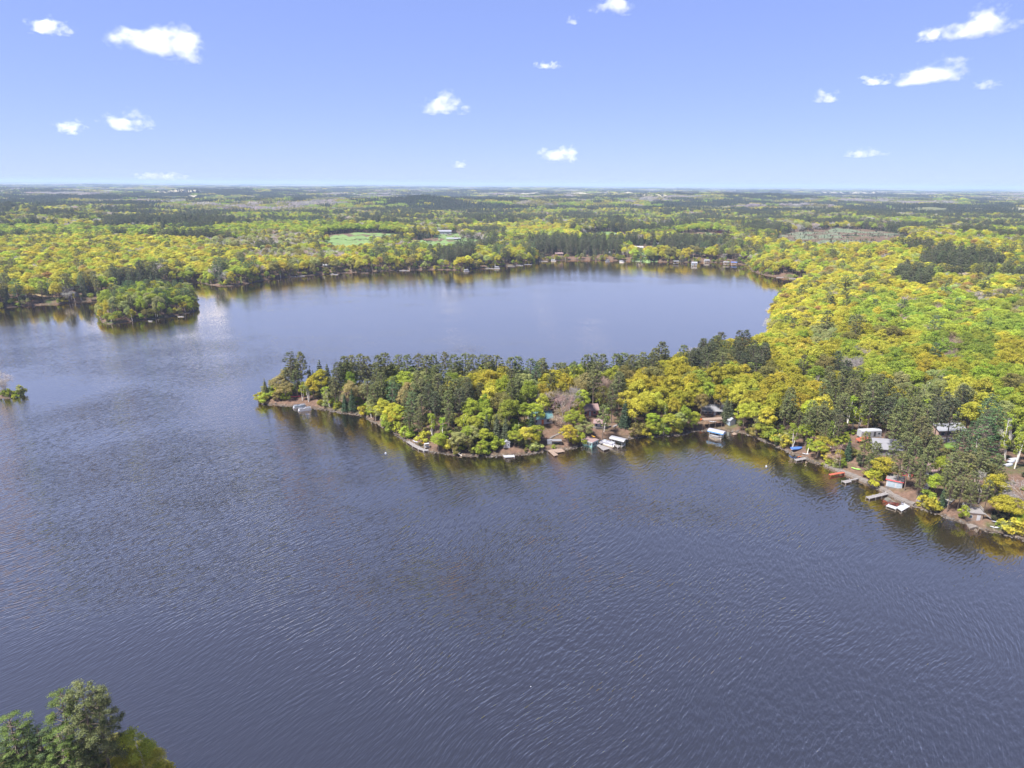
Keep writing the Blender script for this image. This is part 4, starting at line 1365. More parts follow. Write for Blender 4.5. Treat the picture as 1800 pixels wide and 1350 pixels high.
# ------------------------------------------------------------------ fields, lawns, drive
def sheet(name, label, cx, cy, rx, ry, mat, lift=.25):
    n, m = 26, 8
    P, Q = [], []
    for j in range(m + 1):
        for i in range(n):
            a = 2 * math.pi * i / n
            k = j / m * (1 + .12 * math.sin(3 * a + cx) + .07 * math.sin(5 * a + cy))
            P.append(cx + rx * k * math.cos(a))
            Q.append(cy + ry * k * math.sin(a))
    x, y, z = placev(P, Q)
    V = np.stack([x, y, z + lift], 1)
    F = [(j * n + i, j * n + (i + 1) % n, (j + 1) * n + (i + 1) % n, (j + 1) * n + i) for j in range(m) for i in range(n)]
    me = np_mesh(name, V, F, [mat], smooth=True)
    o = bpy.data.objects.new(name, me)
    COL.objects.link(o)
    return tag(o, label, None, None, "structure")

def field_mat(name, c1, c2, sc=.05):
    m, nt, o = newmat(name)
    g = nt.nodes.new("ShaderNodeNewGeometry")
    f = noise(nt, sc, 6, g.outputs["Position"])
    b = nt.nodes.new("ShaderNodeBsdfPrincipled")
    b.inputs["Roughness"].default_value = .95
    b.inputs["Specular IOR Level"].default_value = .1
    nt.links.new(ramp(nt, f, [(.3, c1), (.7, c2)]), b.inputs["Base Color"])
    nt.links.new(b.outputs[0], o.inputs[0])
    return m
GRASS = field_mat("meadow_grass", (.085, .135, .045), (.12, .17, .065))
LAWN = field_mat("lawn_grass", (.06, .10, .02), (.09, .14, .03))
MARSH = field_mat("marsh_sedge", (.075, .095, .058), (.11, .125, .085), .03)
TAN = field_mat("dry_grass", (.20, .18, .11), (.28, .25, .17), .01)
SANDY = field_mat("shore_sand", (.16, .12, .07), (.22, .17, .10), .3)
GRAVEL = field_mat("gravel_drive", (.16, .145, .15), (.24, .22, .225), 1.0)
for k, (cx, cy, rx, ry, lab) in enumerate(((640, 420, 80, 10.5, "upper narrow green field behind the far shore"), (612, 437, 46, 11.5, "lower narrow green field behind the far shore"), (790, 432, 72, 13.5, "green farm lawn before the long white building"),
        (790, 416, 27, 5.5, "short grass around the long white farm building"), (1062, 417, 46, 8.5, "green field behind the dark pine stand"), (1240, 418, 55, 8.5, "green field under the red roofed house"), (1135, 441, 24, 8.5, "lawn around the grey roofed barn"))):
    sheet("field", lab, cx, cy, rx, ry, GRASS)
sheet("field", "olive grey marsh clearing beyond the hillside forest", 1480, 424, 120, 20.5, MARSH)
for cx, cy, rx, ry, lab in ((970, 346, 90, 2.2, "pale tan field near the horizon"), (1135, 346, 55, 2.2, "small pale tan field near the horizon"), (1560, 343, 120, 2.0, "long pale field at the horizon beyond the hillside"), (330, 341, 70, 1.6, "pale green strip field near the horizon")):
    sheet("field", lab, cx, cy, rx, ry, TAN, 14.0)
sheet("beach", "small tan beach on the far shore beside the island", 68, 535, 24, 2.4, SANDY)
sheet("beach", "small sandy landing below the white far shore cabins", 576, 479, 12, 3, SANDY)
sheet("beach", "pale strip of shore before the dark pine stand", 1040, 455, 60, 1.6, SANDY)
sheet("lawn", "bright green lawn patch beside the blue green pine", 1672, 783, 14, 6, LAWN, .12)
sheet("driveway", "grey drive before the pinkish house", 1666, 774, 20, 4.5, GRAVEL, .16)
# stunted growth on the marsh
def marsh():
    r = np.random.default_rng(31)
    a, k = r.uniform(0, 6.283, 900), np.sqrt(r.uniform(0, 1, 900))
    x, y, z = placev(1480 + 114 * k * np.cos(a), 424 + 19.5 * k * np.sin(a))
    code = ['D' if q < .6 else 'S' for q in r.uniform(size=900)]
    var = [FOREST_IDX[(c, int(r.integers(3)))] for c in code]
    h = r.uniform(.14, .38, 900)
    scatter("undergrowth", np.stack([x, y, z], 1), var, r.uniform(0, 6.28, 900), np.stack([h * 1.3, h * 1.3, h], 1), np.array([np.array((.15, .16, .11)) if c == 'D' else PAL['dark'] for c in code]), NG_TREES, "stunted grey scrub dotting the marsh clearing", "scrub")
marsh()

# ------------------------------------------------------------------ paints
WHITE = solid("white_paint", (.27, .28, .31), .5, .12)
PALEBLUE = solid("pale_blue_paint", (.20, .25, .30), .5, .12)
TEAL = solid("teal_paint", (.11, .24, .26), .5, .15, boards=(2, .25))
REDP = solid("red_paint", (.42, .05, .06), .5, .2)
REDDOCK = solid("orange_red_stain", (.27, .062, .034), .7, .25)
BROWNW = solid("brown_siding", (.13, .075, .055), .8, .3, boards=(2, .25))
LOG = solid("reddish_siding", (.25, .09, .07), .8, .3, boards=(2, .25))
PINKW = solid("pinkish_siding", (.33, .225, .195), .7, .15)
GREYW = solid("grey_siding", (.20, .195, .195), .7, .2)
ROOFG = solid("grey_shingle", (.27, .25, .26), .9, .3, 2.0)
ROOFL = solid("pale_roof_metal", (.15, .15, .17), .5, .2, .6)
ROOFB = solid("brown_shingle", (.17, .115, .115), .9, .3, 2.0)
ROOFT = solid("teal_roof_metal", (.05, .115, .13), .5, .2)
ROOFW = solid("white_roof_metal", (.19, .195, .22), .45, .1)
DECKW = solid("weathered_boards", (.15, .14, .145), .85, .3, 1.5)
DECKT = solid("tan_boards", (.17, .125, .10), .85, .25, 1.5)
STONE = solid("concrete_slab", (.12, .105, .098), .9, .35, 1.0)
METAL = solid("galvanised_pipe", (.5, .52, .55), .4, .1, 1, .6)
DARKM = solid("dark_metal", (.05, .05, .055), .5, .3)
GLASS = solid("window_glass", (.03, .04, .05), .06, .2)
CANVAS = solid("grey_canvas", (.21, .21, .26), .7, .12)
BLUEC = solid("blue_canvas", (.04, .10, .32), .6, .2)
YELLOW = solid("yellow_plastic", (.5, .27, .02), .4, .1)
LIMEP = solid("lime_plastic", (.2, .42, .06), .4, .1)
ORANGE = solid("orange_plastic", (.36, .09, .02), .4, .1)
BLUEH = solid("blue_gelcoat", (.06, .17, .38), .3, .1)
VINYL = solid("grey_vinyl", (.33, .34, .38), .6, .15)
BLACK = solid("black_rubber", (.02, .02, .02), .6, .2)

# ------------------------------------------------------------------ builders
def root_at(name, px, py, deg, label, cat, group=None, lift=0.0, water=False):
    if water:
        p = unproj(px, py, 0.0)
        loc = (p[0], p[1], lift)
    else:
        x, y, z = place(px, py)
        loc = (x, y, max(z, .2) + lift)
    return empty(name, loc, R(deg), label, cat, group)

def window(parent, x, z, w, h, y=0.0, axis=0, sgn=-1):
    """framed window on a wall; axis 0: wall across local X at depth y; axis 1: wall across local Y at x = y"""
    f, p = MB(), MB()
    t = .07
    def bx(m, a0, a1, z0, z1, d0, d1):
        d0, d1 = sorted((y + sgn * d0, y + sgn * d1))
        m.box(a0, a1, d0, d1, z0, z1) if axis == 0 else m.box(d0, d1, a0, a1, z0, z1)
    bx(f, x - w / 2 - t, x + w / 2 + t, z - t, z, .0, .06)
    bx(f, x - w / 2 - t, x + w / 2 + t, z + h, z + h + t, .0, .06)
    bx(f, x - w / 2 - t, x - w / 2, z, z + h, .0, .06)
    bx(f, x + w / 2, x + w / 2 + t, z, z + h, .0, .06)
    bx(p, x - w / 2, x + w / 2, z, z + h, .004, .03)
    o = f.build("window", WHITE, parent)
    p.build("pane", GLASS, o)

def house(root, w, d, h, wall, roof, kind="gable", rise=1.3, over=.45, ridge='x', wins=(), side=(), door=None, doors=(), base=.8, chimney=None, trim=None, doormat=None):
    """front wall on local y = 0, facing -Y; wins: (x, z, w, h) on the front, side: (y, z, w, h, +1 or -1) on the sides"""
    m = MB()
    m.box(-w / 2, w / 2, 0, d, 0, h)
    if kind == "gable":
        if ridge == 'x':
            for sx in (-1, 1):
                x0, x1 = sorted((sx * w / 2, sx * (w / 2 - .12)))
                m.add([(x0, 0, h), (x1, 0, h), (x0, d, h), (x1, d, h), (x0, d / 2, h + rise), (x1, d / 2, h + rise)], [(0, 2, 4), (1, 5, 3), (0, 4, 5, 1), (2, 3, 5, 4)])
        else:
            for y0, y1 in ((0, .12), (d - .12, d)):
                m.add([(-w / 2, y0, h), (-w / 2, y1, h), (w / 2, y0, h), (w / 2, y1, h), (0, y0, h + rise), (0, y1, h + rise)], [(0, 2, 4), (1, 5, 3), (0, 4, 5, 1), (2, 3, 5, 4)])
    m.build("wall", wall, root)
    MB().box(-w / 2 - .06, w / 2 + .06, -.06, d + .06, -base - 1.0, .0).build("foundation", STONE, root)
    r = MB()
    T = .14
    if kind == "flat":
        r.box(-w / 2 - over, w / 2 + over, -over, d + over, h + .004, h + .2)
    elif kind == "gable":
        q = rise / ((d if ridge == 'x' else w) / 2)
        e = h - q * over
        if ridge == 'x':
            a, b = w / 2 + over, d / 2
            sec = [(-over, e), (b, h + rise), (d + over, e), (d + over, e + T), (b, h + rise + T * 1.2), (-over, e + T)]
            r.loft([[(x, y, z + .03) for y, z in sec] for x in (-a, a)])
        else:
            sec = [(-w / 2 - over, e), (0, h + rise), (w / 2 + over, e), (w / 2 + over, e + T), (0, h + rise + T * 1.2), (-w / 2 - over, e + T)]
            r.loft([[(x, y, z + .03) for x, z in sec] for y in (d + over, -over)])
    else:                                       # hip
        a, b0, b1 = w / 2 + over, -over, d + over
        k = max(0.0, (w - d) / 2)
        z0 = h - .1
        v = [(-a, b0, z0), (a, b0, z0), (a, b1, z0), (-a, b1, z0), (-k, d / 2, h + rise), (k, d / 2, h + rise)]
        v += [(-a, b0, z0 + T), (a, b0, z0 + T), (a, b1, z0 + T), (-a, b1, z0 + T), (-k, d / 2, h + rise + T), (k, d / 2, h + rise + T)]
        r.add(v, [(6, 7, 11, 10), (7, 8, 11), (8, 9, 10, 11), (9, 6, 10), (0, 3, 2, 1), (0, 1, 7, 6), (1, 2, 8, 7), (2, 3, 9, 8), (3, 0, 6, 9)])
    ro = r.build("roof", roof, root)
    if chimney:
        MB().box(chimney[0] - .3, chimney[0] + .3, chimney[1] - .3, chimney[1] + .3, h, h + rise + .8).build("chimney", STONE, ro)
    if trim:
        f = MB()
        f.box(-w / 2 - over - .04, w / 2 + over + .04, -over - .04, -over - .003, h - .12, h + .22)
        f.box(-w / 2 - over - .04, -w / 2 - over - .003, -over, d + over, h - .12, h + .22)
        f.box(w / 2 + over + .003, w / 2 + over + .04, -over, d + over, h - .12, h + .22)
        f.build("fascia", trim, root)
    for a in wins:
        window(root, a[0], a[1], a[2], a[3])
    for a in side:
        window(root, a[0], a[1], a[2], a[3], a[4] * w / 2, 1, a[4])
    for dr in ([door] if door else []) + list(doors):
        o = MB().box(dr[0] - dr[1] / 2, dr[0] + dr[1] / 2, -.05, -.004, .02, dr[2]).build("door", doormat or WHITE, root)
        MB().tube((dr[0] + dr[1] * .38, -.05, dr[2] * .47), (dr[0] + dr[1] * .38, -.11, dr[2] * .47), .04).build("handle", DARKM, o)

def dock(label, quads_px, mat=DECKW, z=.5, group="docks along the near shore", name="dock", post=True, thick=.14, cat="dock"):
    """each quad is one deck section given by the four ground corners seen in the photograph"""
    Q = [[unproj(px, py, z) for px, py in q] for q in quads_px]
    c = np.mean([p for q in Q for p in q], 0)
    root = empty(name, (c[0], c[1], 0), 0, label, cat, group)
    for k, q in enumerate(Q):
        q = [p - c for p in q]
        n = len(q)
        ar = sum(q[i][0] * q[(i + 1) % n][1] - q[(i + 1) % n][0] * q[i][1] for i in range(n))
        if ar < 0:
            q = q[::-1]
        zz = z - .006 * k
        m = MB()
        m.add([(p[0], p[1], zz - thick) for p in q] + [(p[0], p[1], zz) for p in q],
              [tuple(range(n - 1, -1, -1)), tuple(range(n, 2 * n))] + [(i, (i + 1) % n, n + (i + 1) % n, n + i) for i in range(n)])
        m.build("deck", mat, root)
        if post:
            cen = np.mean(q, 0)
            done = []
            for i in range(n):
                a, b = q[i], q[(i + 1) % n]
                steps = max(1, int(np.hypot(*(b - a)) / 2.6))
                for s in range(steps):
                    p = a + (b - a) * s / steps
                    p = p + (cen - p) / (np.hypot(*(cen - p)) + 1e-6) * .1
                    MB().tube((p[0], p[1], -1.6), (p[0], p[1], z + .28), .06).build("post", METAL if mat is DECKW else mat, root)
    return root

def hull(L, B, H, rise=.25, n=9, flat=.5, stern=.75):
    secs = []
    for k in range(n):
        t = k / (n - 1)
        b = B / 2 * (stern if t == 0 else (1 - max(0, (t - .45) / .55) ** 2.2) * (stern + (1 - stern) * min(1, t * 3)))
        b = max(b, .02)
        zt = H + rise * t ** 2
        zb = max(0, (t - .7) / .3) ** 2 * H * .7
        x = -L / 2 + L * t
        secs.append([(x, -b, zt), (x, -b * .92, zb + (H - zb) * .45), (x, -b * flat, zb + .06), (x, 0, zb), (x, b * flat, zb + .06), (x, b * .92, zb + (H - zb) * .45), (x, b, zt), (x, b * .9, zt - .05), (x, b * .8, zb + .28 + rise * t * .3), (x, -b * .8, zb + .28 + rise * t * .3), (x, -b * .9, zt - .05)])
    return secs

def runabout(px, py, deg, label, L=5.2, mat=None, lift=-.15, water=True, group="boats at the shore", motor=True):
    r = root_at("motor_boat", px, py, deg, label, "boat", group, lift, water)
    MB().loft(hull(L, 2.0, .8)).build("hull", mat or WHITE, r)
    MB().box(-L * .28, -L * .18, -.7, .7, .3, .75).box(-L * .18, -L * .14, -.7, .7, .3, 1.05).build("seat", VINYL, r)
    MB().add([(L * .08, -.75, .8), (L * .08, .75, .8), (-.0, .65, 1.3), (0, -.65, 1.3), (L * .08 + .05, -.75, .8), (L * .08 + .05, .75, .8), (.05, .65, 1.3), (.05, -.65, 1.3)],
             [(0, 3, 2, 1), (4, 5, 6, 7), (0, 1, 5, 4), (1, 2, 6, 5), (2, 3, 7, 6), (3, 0, 4, 7)]).build("windshield", GLASS, r)
    if motor:
        MB().box(-L / 2 - .5, -L / 2 - .08, -.2, .2, .55, 1.1).tube((-L / 2 - .3, 0, .6), (-L / 2 - .3, 0, -.3), .09).build("motor", BLACK, r)
    return r

def pontoon(px, py, deg, label, L=6.4, canopy=None, rail=None, lift=0.0):
    r = root_at("pontoon_boat", px, py, deg, label, "boat", "boats at the shore", lift, True)
    for s in (-1, 1):
        MB().tube((-L / 2, s * .85, .12), (L / 2 - .7, s * .85, .12), .31, .31, 10).tube((L / 2 - .7, s * .85, .12), (L / 2, s * .85, .3), .31, .06, 10).build("pontoon", METAL, r)
    MB().box(-L / 2 + .1, L / 2 - .4, -1.2, 1.2, .45, .56).build("deck", VINYL, r)
    f = MB()
    for s in (-1, 1):
        f.box(-L / 2 + .5, L / 2 - .6, s * 1.17 - .03, s * 1.17 + .03, .563, 1.2)
    f.box(L / 2 - .66, L / 2 - .6, -1.14, -.4, .563, 1.2).box(L / 2 - .66, L / 2 - .6, .4, 1.14, .563, 1.2)
    f.box(-L / 2 + .5, -L / 2 + .56, -1.14, .3, .563, 1.2)
    f.build("railing", rail or WHITE, r)
    s = MB()
    for a, b in ((-L / 2 + .7, -L / 2 + 2.1), (L / 2 - 2.4, L / 2 - .8)):
        s.box(a, b, .6, 1.1, .563, .95).box(a, b, 1.0, 1.1, .95, 1.3)
        s.box(a, b, -1.1, -.6, .563, .95)
    s.build("seat", WHITE, r)
    MB().box(-.1, .45, -.95, -.35, .563, 1.35).build("console", VINYL, r)
    MB().box(-L / 2 - .4, -L / 2 + .05, -.22, .22, .5, 1.15).tube((-L / 2 - .2, 0, .5), (-L / 2 - .2, 0, -.4), .09).build("motor", BLACK, r)
    if canopy:
        m = MB()
        pr = [(-1.2, 2.3), (-.7, 2.52), (0, 2.6), (.7, 2.52), (1.2, 2.3), (1.2, 2.24), (.7, 2.46), (0, 2.54), (-.7, 2.46), (-1.2, 2.24)]
        m.loft([[(x, y, z) for y, z in pr] for x in (-L / 2 + .3, L / 2 - 1.6)])
        c = m.build("canopy", canopy, r)
        p = MB()
        for x in (-L / 2 + .5, L / 2 - 1.8):
            for y in (-1.13, 1.13):
                p.tube((x, y, 1.2), (x, y, 2.3), .03)
        p.build("canopy_frame", METAL, c)
    return r

def boat_lift(px, py, deg, label, L=6.6, W=3.0, top=2.9, mat=None, skirt=None, water=True):
    r = root_at("boat_lift", px, py, deg, label, "boat lift", "boat lifts at the shore", 0, water)
    for x in (-L * .36, L * .36):
        for y in (-W / 2, W / 2):
            MB().tube((x, y, -1.5), (x, y, top - .25), .06).build("post", METAL, r)
    MB().box(-L * .38, L * .38, -W / 2 - .05, -W / 2 + .05, .15, .3).box(-L * .38, L * .38, W / 2 - .05, W / 2 + .05, .15, .3).box(-L * .38, -L * .34, -W / 2, W / 2, .0, .15).box(L * .34, L * .38, -W / 2, W / 2, .0, .15).build("frame", METAL, r)
    h = W / 2 + .2
    pr = [(-h, top - .42), (-h, top - .1), (-h * .75, top + .22), (-h * .3, top + .4), (h * .3, top + .4), (h * .75, top + .22), (h, top - .1), (h, top - .42), (h - .06, top - .42), (h - .06, top - .12), (h * .72, top + .15), (0, top + .33), (-h * .72, top + .15), (-h + .06, top - .12), (-h + .06, top - .42)]
    c = MB().loft([[(x, y, z) for y, z in pr] for x in (-L / 2, L / 2)]).build("canopy", mat or CANVAS, r)
    if skirt:
        MB().box(-L / 2 + .02, L / 2 - .02, -h - .03, -h - .006, top - .62, top - .15).box(-L / 2 + .02, L / 2 - .02, h + .006, h + .03, top - .62, top - .15).box(L / 2 + .004, L / 2 + .03, -h, h, top - .62, top - .05).build("skirt", skirt, c)
    return r

def kayak(px, py, deg, label, mat, L=3.6, name="kayak", water=False, tilt=0):
    r = root_at(name, px, py, deg, label, name, "small boats on the bank", .06, water)
    secs = []
    for k in range(9):
        t = k / 8
        b = max(.03, .36 * math.sin(math.pi * t) ** .6)
        up = .18 * (2 * t - 1) ** 2
        x = -L / 2 + L * t
        secs.append([(x, math.cos(a) * b, .2 + up + math.sin(a) * .18 * (b / .36) ** .5) for a in [2 * math.pi * i / 10 for i in range(10)]])
    MB().loft(secs).build("hull", mat, r)
    MB().tube((-.1, 0, .3), (-.1, 0, .405), .24, .2, 10).build("cockpit", BLACK, r)
    r.rotation_euler[0] = R(tilt)
    return r

def stairs(label, p0, p1, width=1.1, mat=STONE, rails=False, n=None):
    a, b = Vector(place(*p0)), Vector(place(*p1))
    L = (b - a).to_2d().length
    n = n or max(4, int(L / .55))
    root = empty("stairs", a, math.atan2(b.y - a.y, b.x - a.x), label, "stairs", "stairs up the banks")
    for k in range(n):
        x = L * k / n
        zz = float(terrain(a.x + (b.x - a.x) * (k + .5) / n, a.y + (b.y - a.y) * (k + .5) / n)[0]) - a.z
        MB().box(x, x + L / n + .05, -width / 2, width / 2, zz - .12, zz + .16 + .002 * (k % 2)).build("step", mat, root)
    if rails:
        for s in (-1, 1):
            m = MB()
            for k in range(0, n + 1, 3):
                t = k / n
                zz = float(terrain(a.x + (b.x - a.x) * t, a.y + (b.y - a.y) * t)[0]) - a.z
                m.tube((L * t, s * width / 2, zz), (L * t, s * width / 2, zz + 1.0), .04)
            m.tube((0, s * width / 2, 1.0), (L, s * width / 2, b.z - a.z + 1.0), .04)
            m.build("railing", WHITE, root)
    return root

def buoy(px, py, label, s=1.0):
    r = root_at("buoy", px, py, 0, label, "buoy", "white mooring buoys", 0, True)
    r.scale = (s, s, s)
    ring = [(.02, -.3), (.22, -.25), (.36, -.05), (.36, .12), (.24, .32), (.09, .42), (.03, .44)]
    MB().loft([[(math.cos(a) * q, math.sin(a) * q, z) for a in [2 * math.pi * i / 12 for i in range(12)]] for q, z in ring]).build("float", WHITE, r)
    MB().tube((0, 0, .42), (0, 0, .58), .05).build("mooring_eye", METAL, r)
    MB().tube((0, 0, -.02), (0, 0, .06), .375, .375, 12).build("band", BLUEH, r)

# stones along the near waterline
def shore_stones():
    r = np.random.default_rng(12)
    V, F = [], []
    P = np.array(LAKE_PX[53:])
    for k in range(900):
        i = r.integers(0, len(P) - 2)
        q = P[i] + (P[i + 1] - P[i]) * r.uniform()
        c = unproj(q[0], q[1] + r.normal(0, 1.0))
        s = float(sdist(*c)[0])
        if s < -1.2 or s > 2.0:
            continue
        z = max(float(terrain(*c)[0]), -.15)
        R_ = r.uniform(.15, .55)
        b = len(V)
        ring = []
        for (h, m) in ((-.5, .7), (.1, 1.0), (.55, .6)):
            for t in range(6):
                a = t * 1.047 + r.uniform(-.2, .2)
                g = m * R_ * r.uniform(.75, 1.2)
                V.append((c[0] + math.cos(a) * g, c[1] + math.sin(a) * g, z + h * R_ * r.uniform(.8, 1.1)))
        for l in range(2):
            for t in range(6):
                F.append((b + l * 6 + t, b + l * 6 + (t + 1) % 6, b + l * 6 + 6 + (t + 1) % 6, b + l * 6 + 6 + t))
        F.append(tuple(b + 12 + t for t in range(6)))
    me = np_mesh("stones", V, F, [solid("shore_stone", (.075, .066, .06), .9, .5, .8)])
    o = bpy.data.objects.new("stones", me)
    COL.objects.link(o)
    tag(o, "grey brown stones scattered along the near waterline", "stones", None, "stuff")
shore_stones()

# ------------------------------------------------------------------ along the near shore, from the tip of the peninsula to the near bank
pontoon(536, 721, 28, "white pontoon boat moored nearer the open water at the peninsula tip", 6.2, rail=WHITE)
pontoon(527, 716, 28, "pale blue pontoon boat moored behind a white one at the peninsula tip", 6.2, rail=PALEBLUE)
dock("short white pier behind the two pontoon boats at the tip", [[(536, 716), (547, 712), (549, 713.5), (539, 717.5)]], WHITE)
kayak(521, 702, 15, "dark red canoe lying under the pines at the tip", REDP, 4.6, "canoe")
kayak(566, 709, 25, "white canoe lying on the grass beside the leaning birch", WHITE, 4.6, "canoe")
dock("curved grey plank landing along the peninsula bank", [[(714.5, 776.5), (719.5, 775), (729, 780.5), (724.5, 783.5)], [(724.5, 783.5), (729, 780.5), (738, 785.5), (735, 789)], [(735, 789), (738, 785.5), (746, 789), (745, 792.6)], [(745, 792.6), (746, 789), (752.5, 789.6), (753.5, 792)]], DECKW, .55)
kayak(730.5, 778, -38, "white rowboat pulled up on the curved plank landing", WHITE, 3.4, "rowboat")
for k, (a, b) in enumerate(((742.5, 778.6), (745.8, 779.4))):
    kayak(a, b, 62, ["yellow kayak leaning on a rack, farther from the white swing seat", "yellow kayak leaning on a rack, nearer the white swing seat"][k], YELLOW, 2.8, "kayak", False, 25)
r = root_at("swing_seat", 750, 789.5, 20, "white arched swing seat at the end of the plank landing", "swing seat", None, .1)
m = MB()
for x in (-.9, .9):
    pts = [(x, -.55 * math.cos(t), 2.0 * math.sin(t)) for t in [math.pi * i / 8 for i in range(9)]]
    for p, q in zip(pts, pts[1:]):
        m.tube(p, q, .06)
m.build("frame", WHITE, r)
MB().box(-.85, .85, -.3, .3, .5, .58).build("seat", WHITE, r)
MB().box(-.85, .85, .26, .34, .6, 1.1).build("backrest", WHITE, r)
MB().loft([[(x, y, z) for y, z in ((-.6, 1.95), (0, 2.15), (.6, 1.95), (.6, 1.9), (0, 2.1), (-.6, 1.9))] for x in (-1, 1)]).build("canopy", WHITE, r)
buoy(678, 797, "white mooring buoy off the peninsula bank before the plank landing", 1.1)
buoy(1347, 820, "white mooring buoy off the blue tarpaulin shore", 1.0)
buoy(933, 1207, "lone tiny white buoy out in the open near water", .3)

def log(label, p0, p1, h0=.3, h1=.2, rad=.16):
    a, b = place(*p0), place(*p1)
    root = empty("fallen_trunk", a, 0, label, "fallen trunk", "fallen white trunks")
    v = (b[0] - a[0], b[1] - a[1], b[2] - a[2] + h1)
    MB().tube((0, 0, h0), v, rad, rad * .5, 7).build("trunk", PALEBARK, root)
    k = Vector(v)
    m = MB()
    for t, s in ((.55, 1), (.7, -1), (.85, 1)):
        m.tube(k * t + Vector((0, 0, h0 * (1 - t))), k * t + Vector((.5 * s, .3, .8)), .05, .02, 5)
    m.build("branch", PALEBARK, root)
log("white fallen trunk leaning down to the water past the plank landing", (791, 780), (796, 797), 2.0, .1)
log("pale dead trunk lying in the water past the plank landing", (800, 797), (812, 804), .6, .1)
log("broken white snag leaning above the plank landing", (757, 768), (762, 775), 3.2, .6)

# white shed
r = root_at("shed", 891, 799.5, 5, "tiny white shed with dark door at the water's edge", "shed", None, .1)
house(r, 2.4, 2.2, 2.1, WHITE, ROOFW, "gable", .5, .15, 'y', wins=[(.6, .9, .5, .6)], door=(-.4, .8, 1.8), doormat=GREYW)
dock("small white landing before the tiny white shed", [[(884, 800.5), (903.5, 799.5), (905, 803), (887, 804)]], WHITE, .4)
kayak(848, 792, 70, "pale green ladder-like canoe leaning on the bank before the shed", PALEBLUE, 3.6, "canoe")
# forked dock landing
dock("tan forked plank dock with two arms", [[(963, 791.5), (970, 789.8), (981, 799.6), (974, 801.6)], [(970, 789.8), (987, 788.3), (993.5, 793.4), (980.5, 795.4), (975, 794.2)]], DECKT, .5)
r = root_at("storage_box", 966, 787, 8, "white storage cupboard on the bank above the forked dock", "cupboard", None, .1)
MB().box(-.9, .9, 0, .9, -.3, 1.5).build("body", WHITE, r)
MB().box(-.98, .98, -.08, .98, 1.504, 1.6).build("lid", ROOFW, r)
for s in (-1, 1):
    MB().box(min(s * .04, s * .84), max(s * .04, s * .84), -.03, -.004, .1, 1.4).build("door", WHITE, r)
r = root_at("open_shelter", 979, 788, 3, "low open shelter with pale flat roof above the forked dock", "shelter", None, .1)
for x in (-1.6, 1.6):
    for y in (0, 1.6):
        MB().box(x - .06, x + .06, y - .06, y + .06, -.5, 1.5).build("post", DECKW, r)
MB().box(-1.9, 1.9, -.3, 1.9, 1.504, 1.62).build("roof", ROOFL, r)
MB().box(-1.5, 1.5, 1.2, 1.5, .2, .5).build("bench", DECKW, r)
stairs("thin grey stairs slanting up the bare bank above the forked dock", (962, 776), (993, 757), .9)
r = root_at("cabin", 953, 746, 14, "cabin with teal metal roof half hidden above the forked dock", "cabin")
house(r, 9, 6.5, 2.6, WHITE, ROOFT, "gable", 1.9, .5, 'x', wins=[(-2.8, .9, 1.2, 1.1), (2.6, .9, 1.3, 1.1)], side=[(3, .9, 1.2, 1.1, 1)], door=(.2, .95, 2.0), doormat=ORANGE, chimney=(2, 4))
# teal boathouse group
r = root_at("boathouse", 1031.5, 785.5, -40, "teal boathouse with flat brown roof and a row of windows", "boathouse", None, -.3)
house(r, 4.8, 4.3, 2.2, TEAL, ROOFB, "flat", 0, .25, wins=[(-1.7, .8, .8, .8), (-.6, .8, .8, .8), (.5, .8, .8, .8), (1.6, .8, .8, .8)], side=[(1.2, .7, 1.3, .9, 1), (3.0, .7, 1.3, .9, 1)], trim=WHITE)
dock("grey dock with three arms beside the teal boathouse", [[(1049, 783), (1052.5, 780.5), (1073, 788), (1061, 791.5), (1057, 789)], [(1050, 778.6), (1064, 773.2), (1069, 775), (1055, 780.2)], [(1069, 775.5), (1074.5, 776), (1089.5, 785), (1086, 787)]], DECKW)
pontoon(1068.5, 781, -38, "open grey pontoon boat between the dock arms by the teal boathouse", 6.6, rail=CANVAS)
boat_lift(1086.5, 781, -36, "boat lift under a pale canopy at the end of the three-armed dock", 6.6, 2.8, 2.5, ROOFW)
kayak(1043, 770.5, -60, "orange yellow kayak standing against the bank by the teal boathouse", YELLOW, 3.0, "kayak", False, 20)
r = root_at("garden_cabin", 1053, 752, -8, "small white cabin with brown hipped roof on a stone terrace", "cabin")
house(r, 3.6, 3.4, 2.1, WHITE, ROOFB, "hip", 1.5, .7, wins=[(-1.1, .8, .7, .8)], door=(.9, .8, 1.8), doormat=DARKM)
def wall_run(label, pts, h=.9, mat=STONE, th=.4, name="retaining_wall"):
    P = [Vector(place(*p)) for p in pts]
    root = empty(name, P[0], 0, label, "wall", "stone walls on the bank")
    for a, b in zip(P, P[1:]):
        d = (b - a).to_2d()
        L = d.length
        n = max(1, int(L / 1.6))
        for k in range(n):
            c0, c1 = a.lerp(b, k / n) - P[0], a.lerp(b, (k + 1) / n) - P[0]
            u = Vector((d.x, d.y, 0)).normalized()
            v = Vector((-u.y, u.x, 0)) * th / 2
            q0, q1 = c0 + u * .02, c1 - u * .02
            m = MB()
            lo, hi = Vector((0, 0, -.8)), Vector((0, 0, h + .03 * (k % 3)))
            m.add([q0 - v + lo, q1 - v + lo, q1 + v + lo, q0 + v + lo, q0 - v + hi, q1 - v + hi, q1 + v + hi, q0 + v + hi], [(3, 2, 1, 0), (4, 5, 6, 7), (0, 1, 5, 4), (1, 2, 6, 5), (2, 3, 7, 6), (3, 0, 4, 7)])
            m.build("stone", mat, root)
    return root
wall_run("pale curved retaining wall under the small hipped cabin", [(1040, 750), (1048, 753.5), (1060, 754), (1074, 752)], .7)
stairs("pale plank stairs climbing beside the small hipped cabin", (1078, 752), (1094, 742), .9, DECKW)
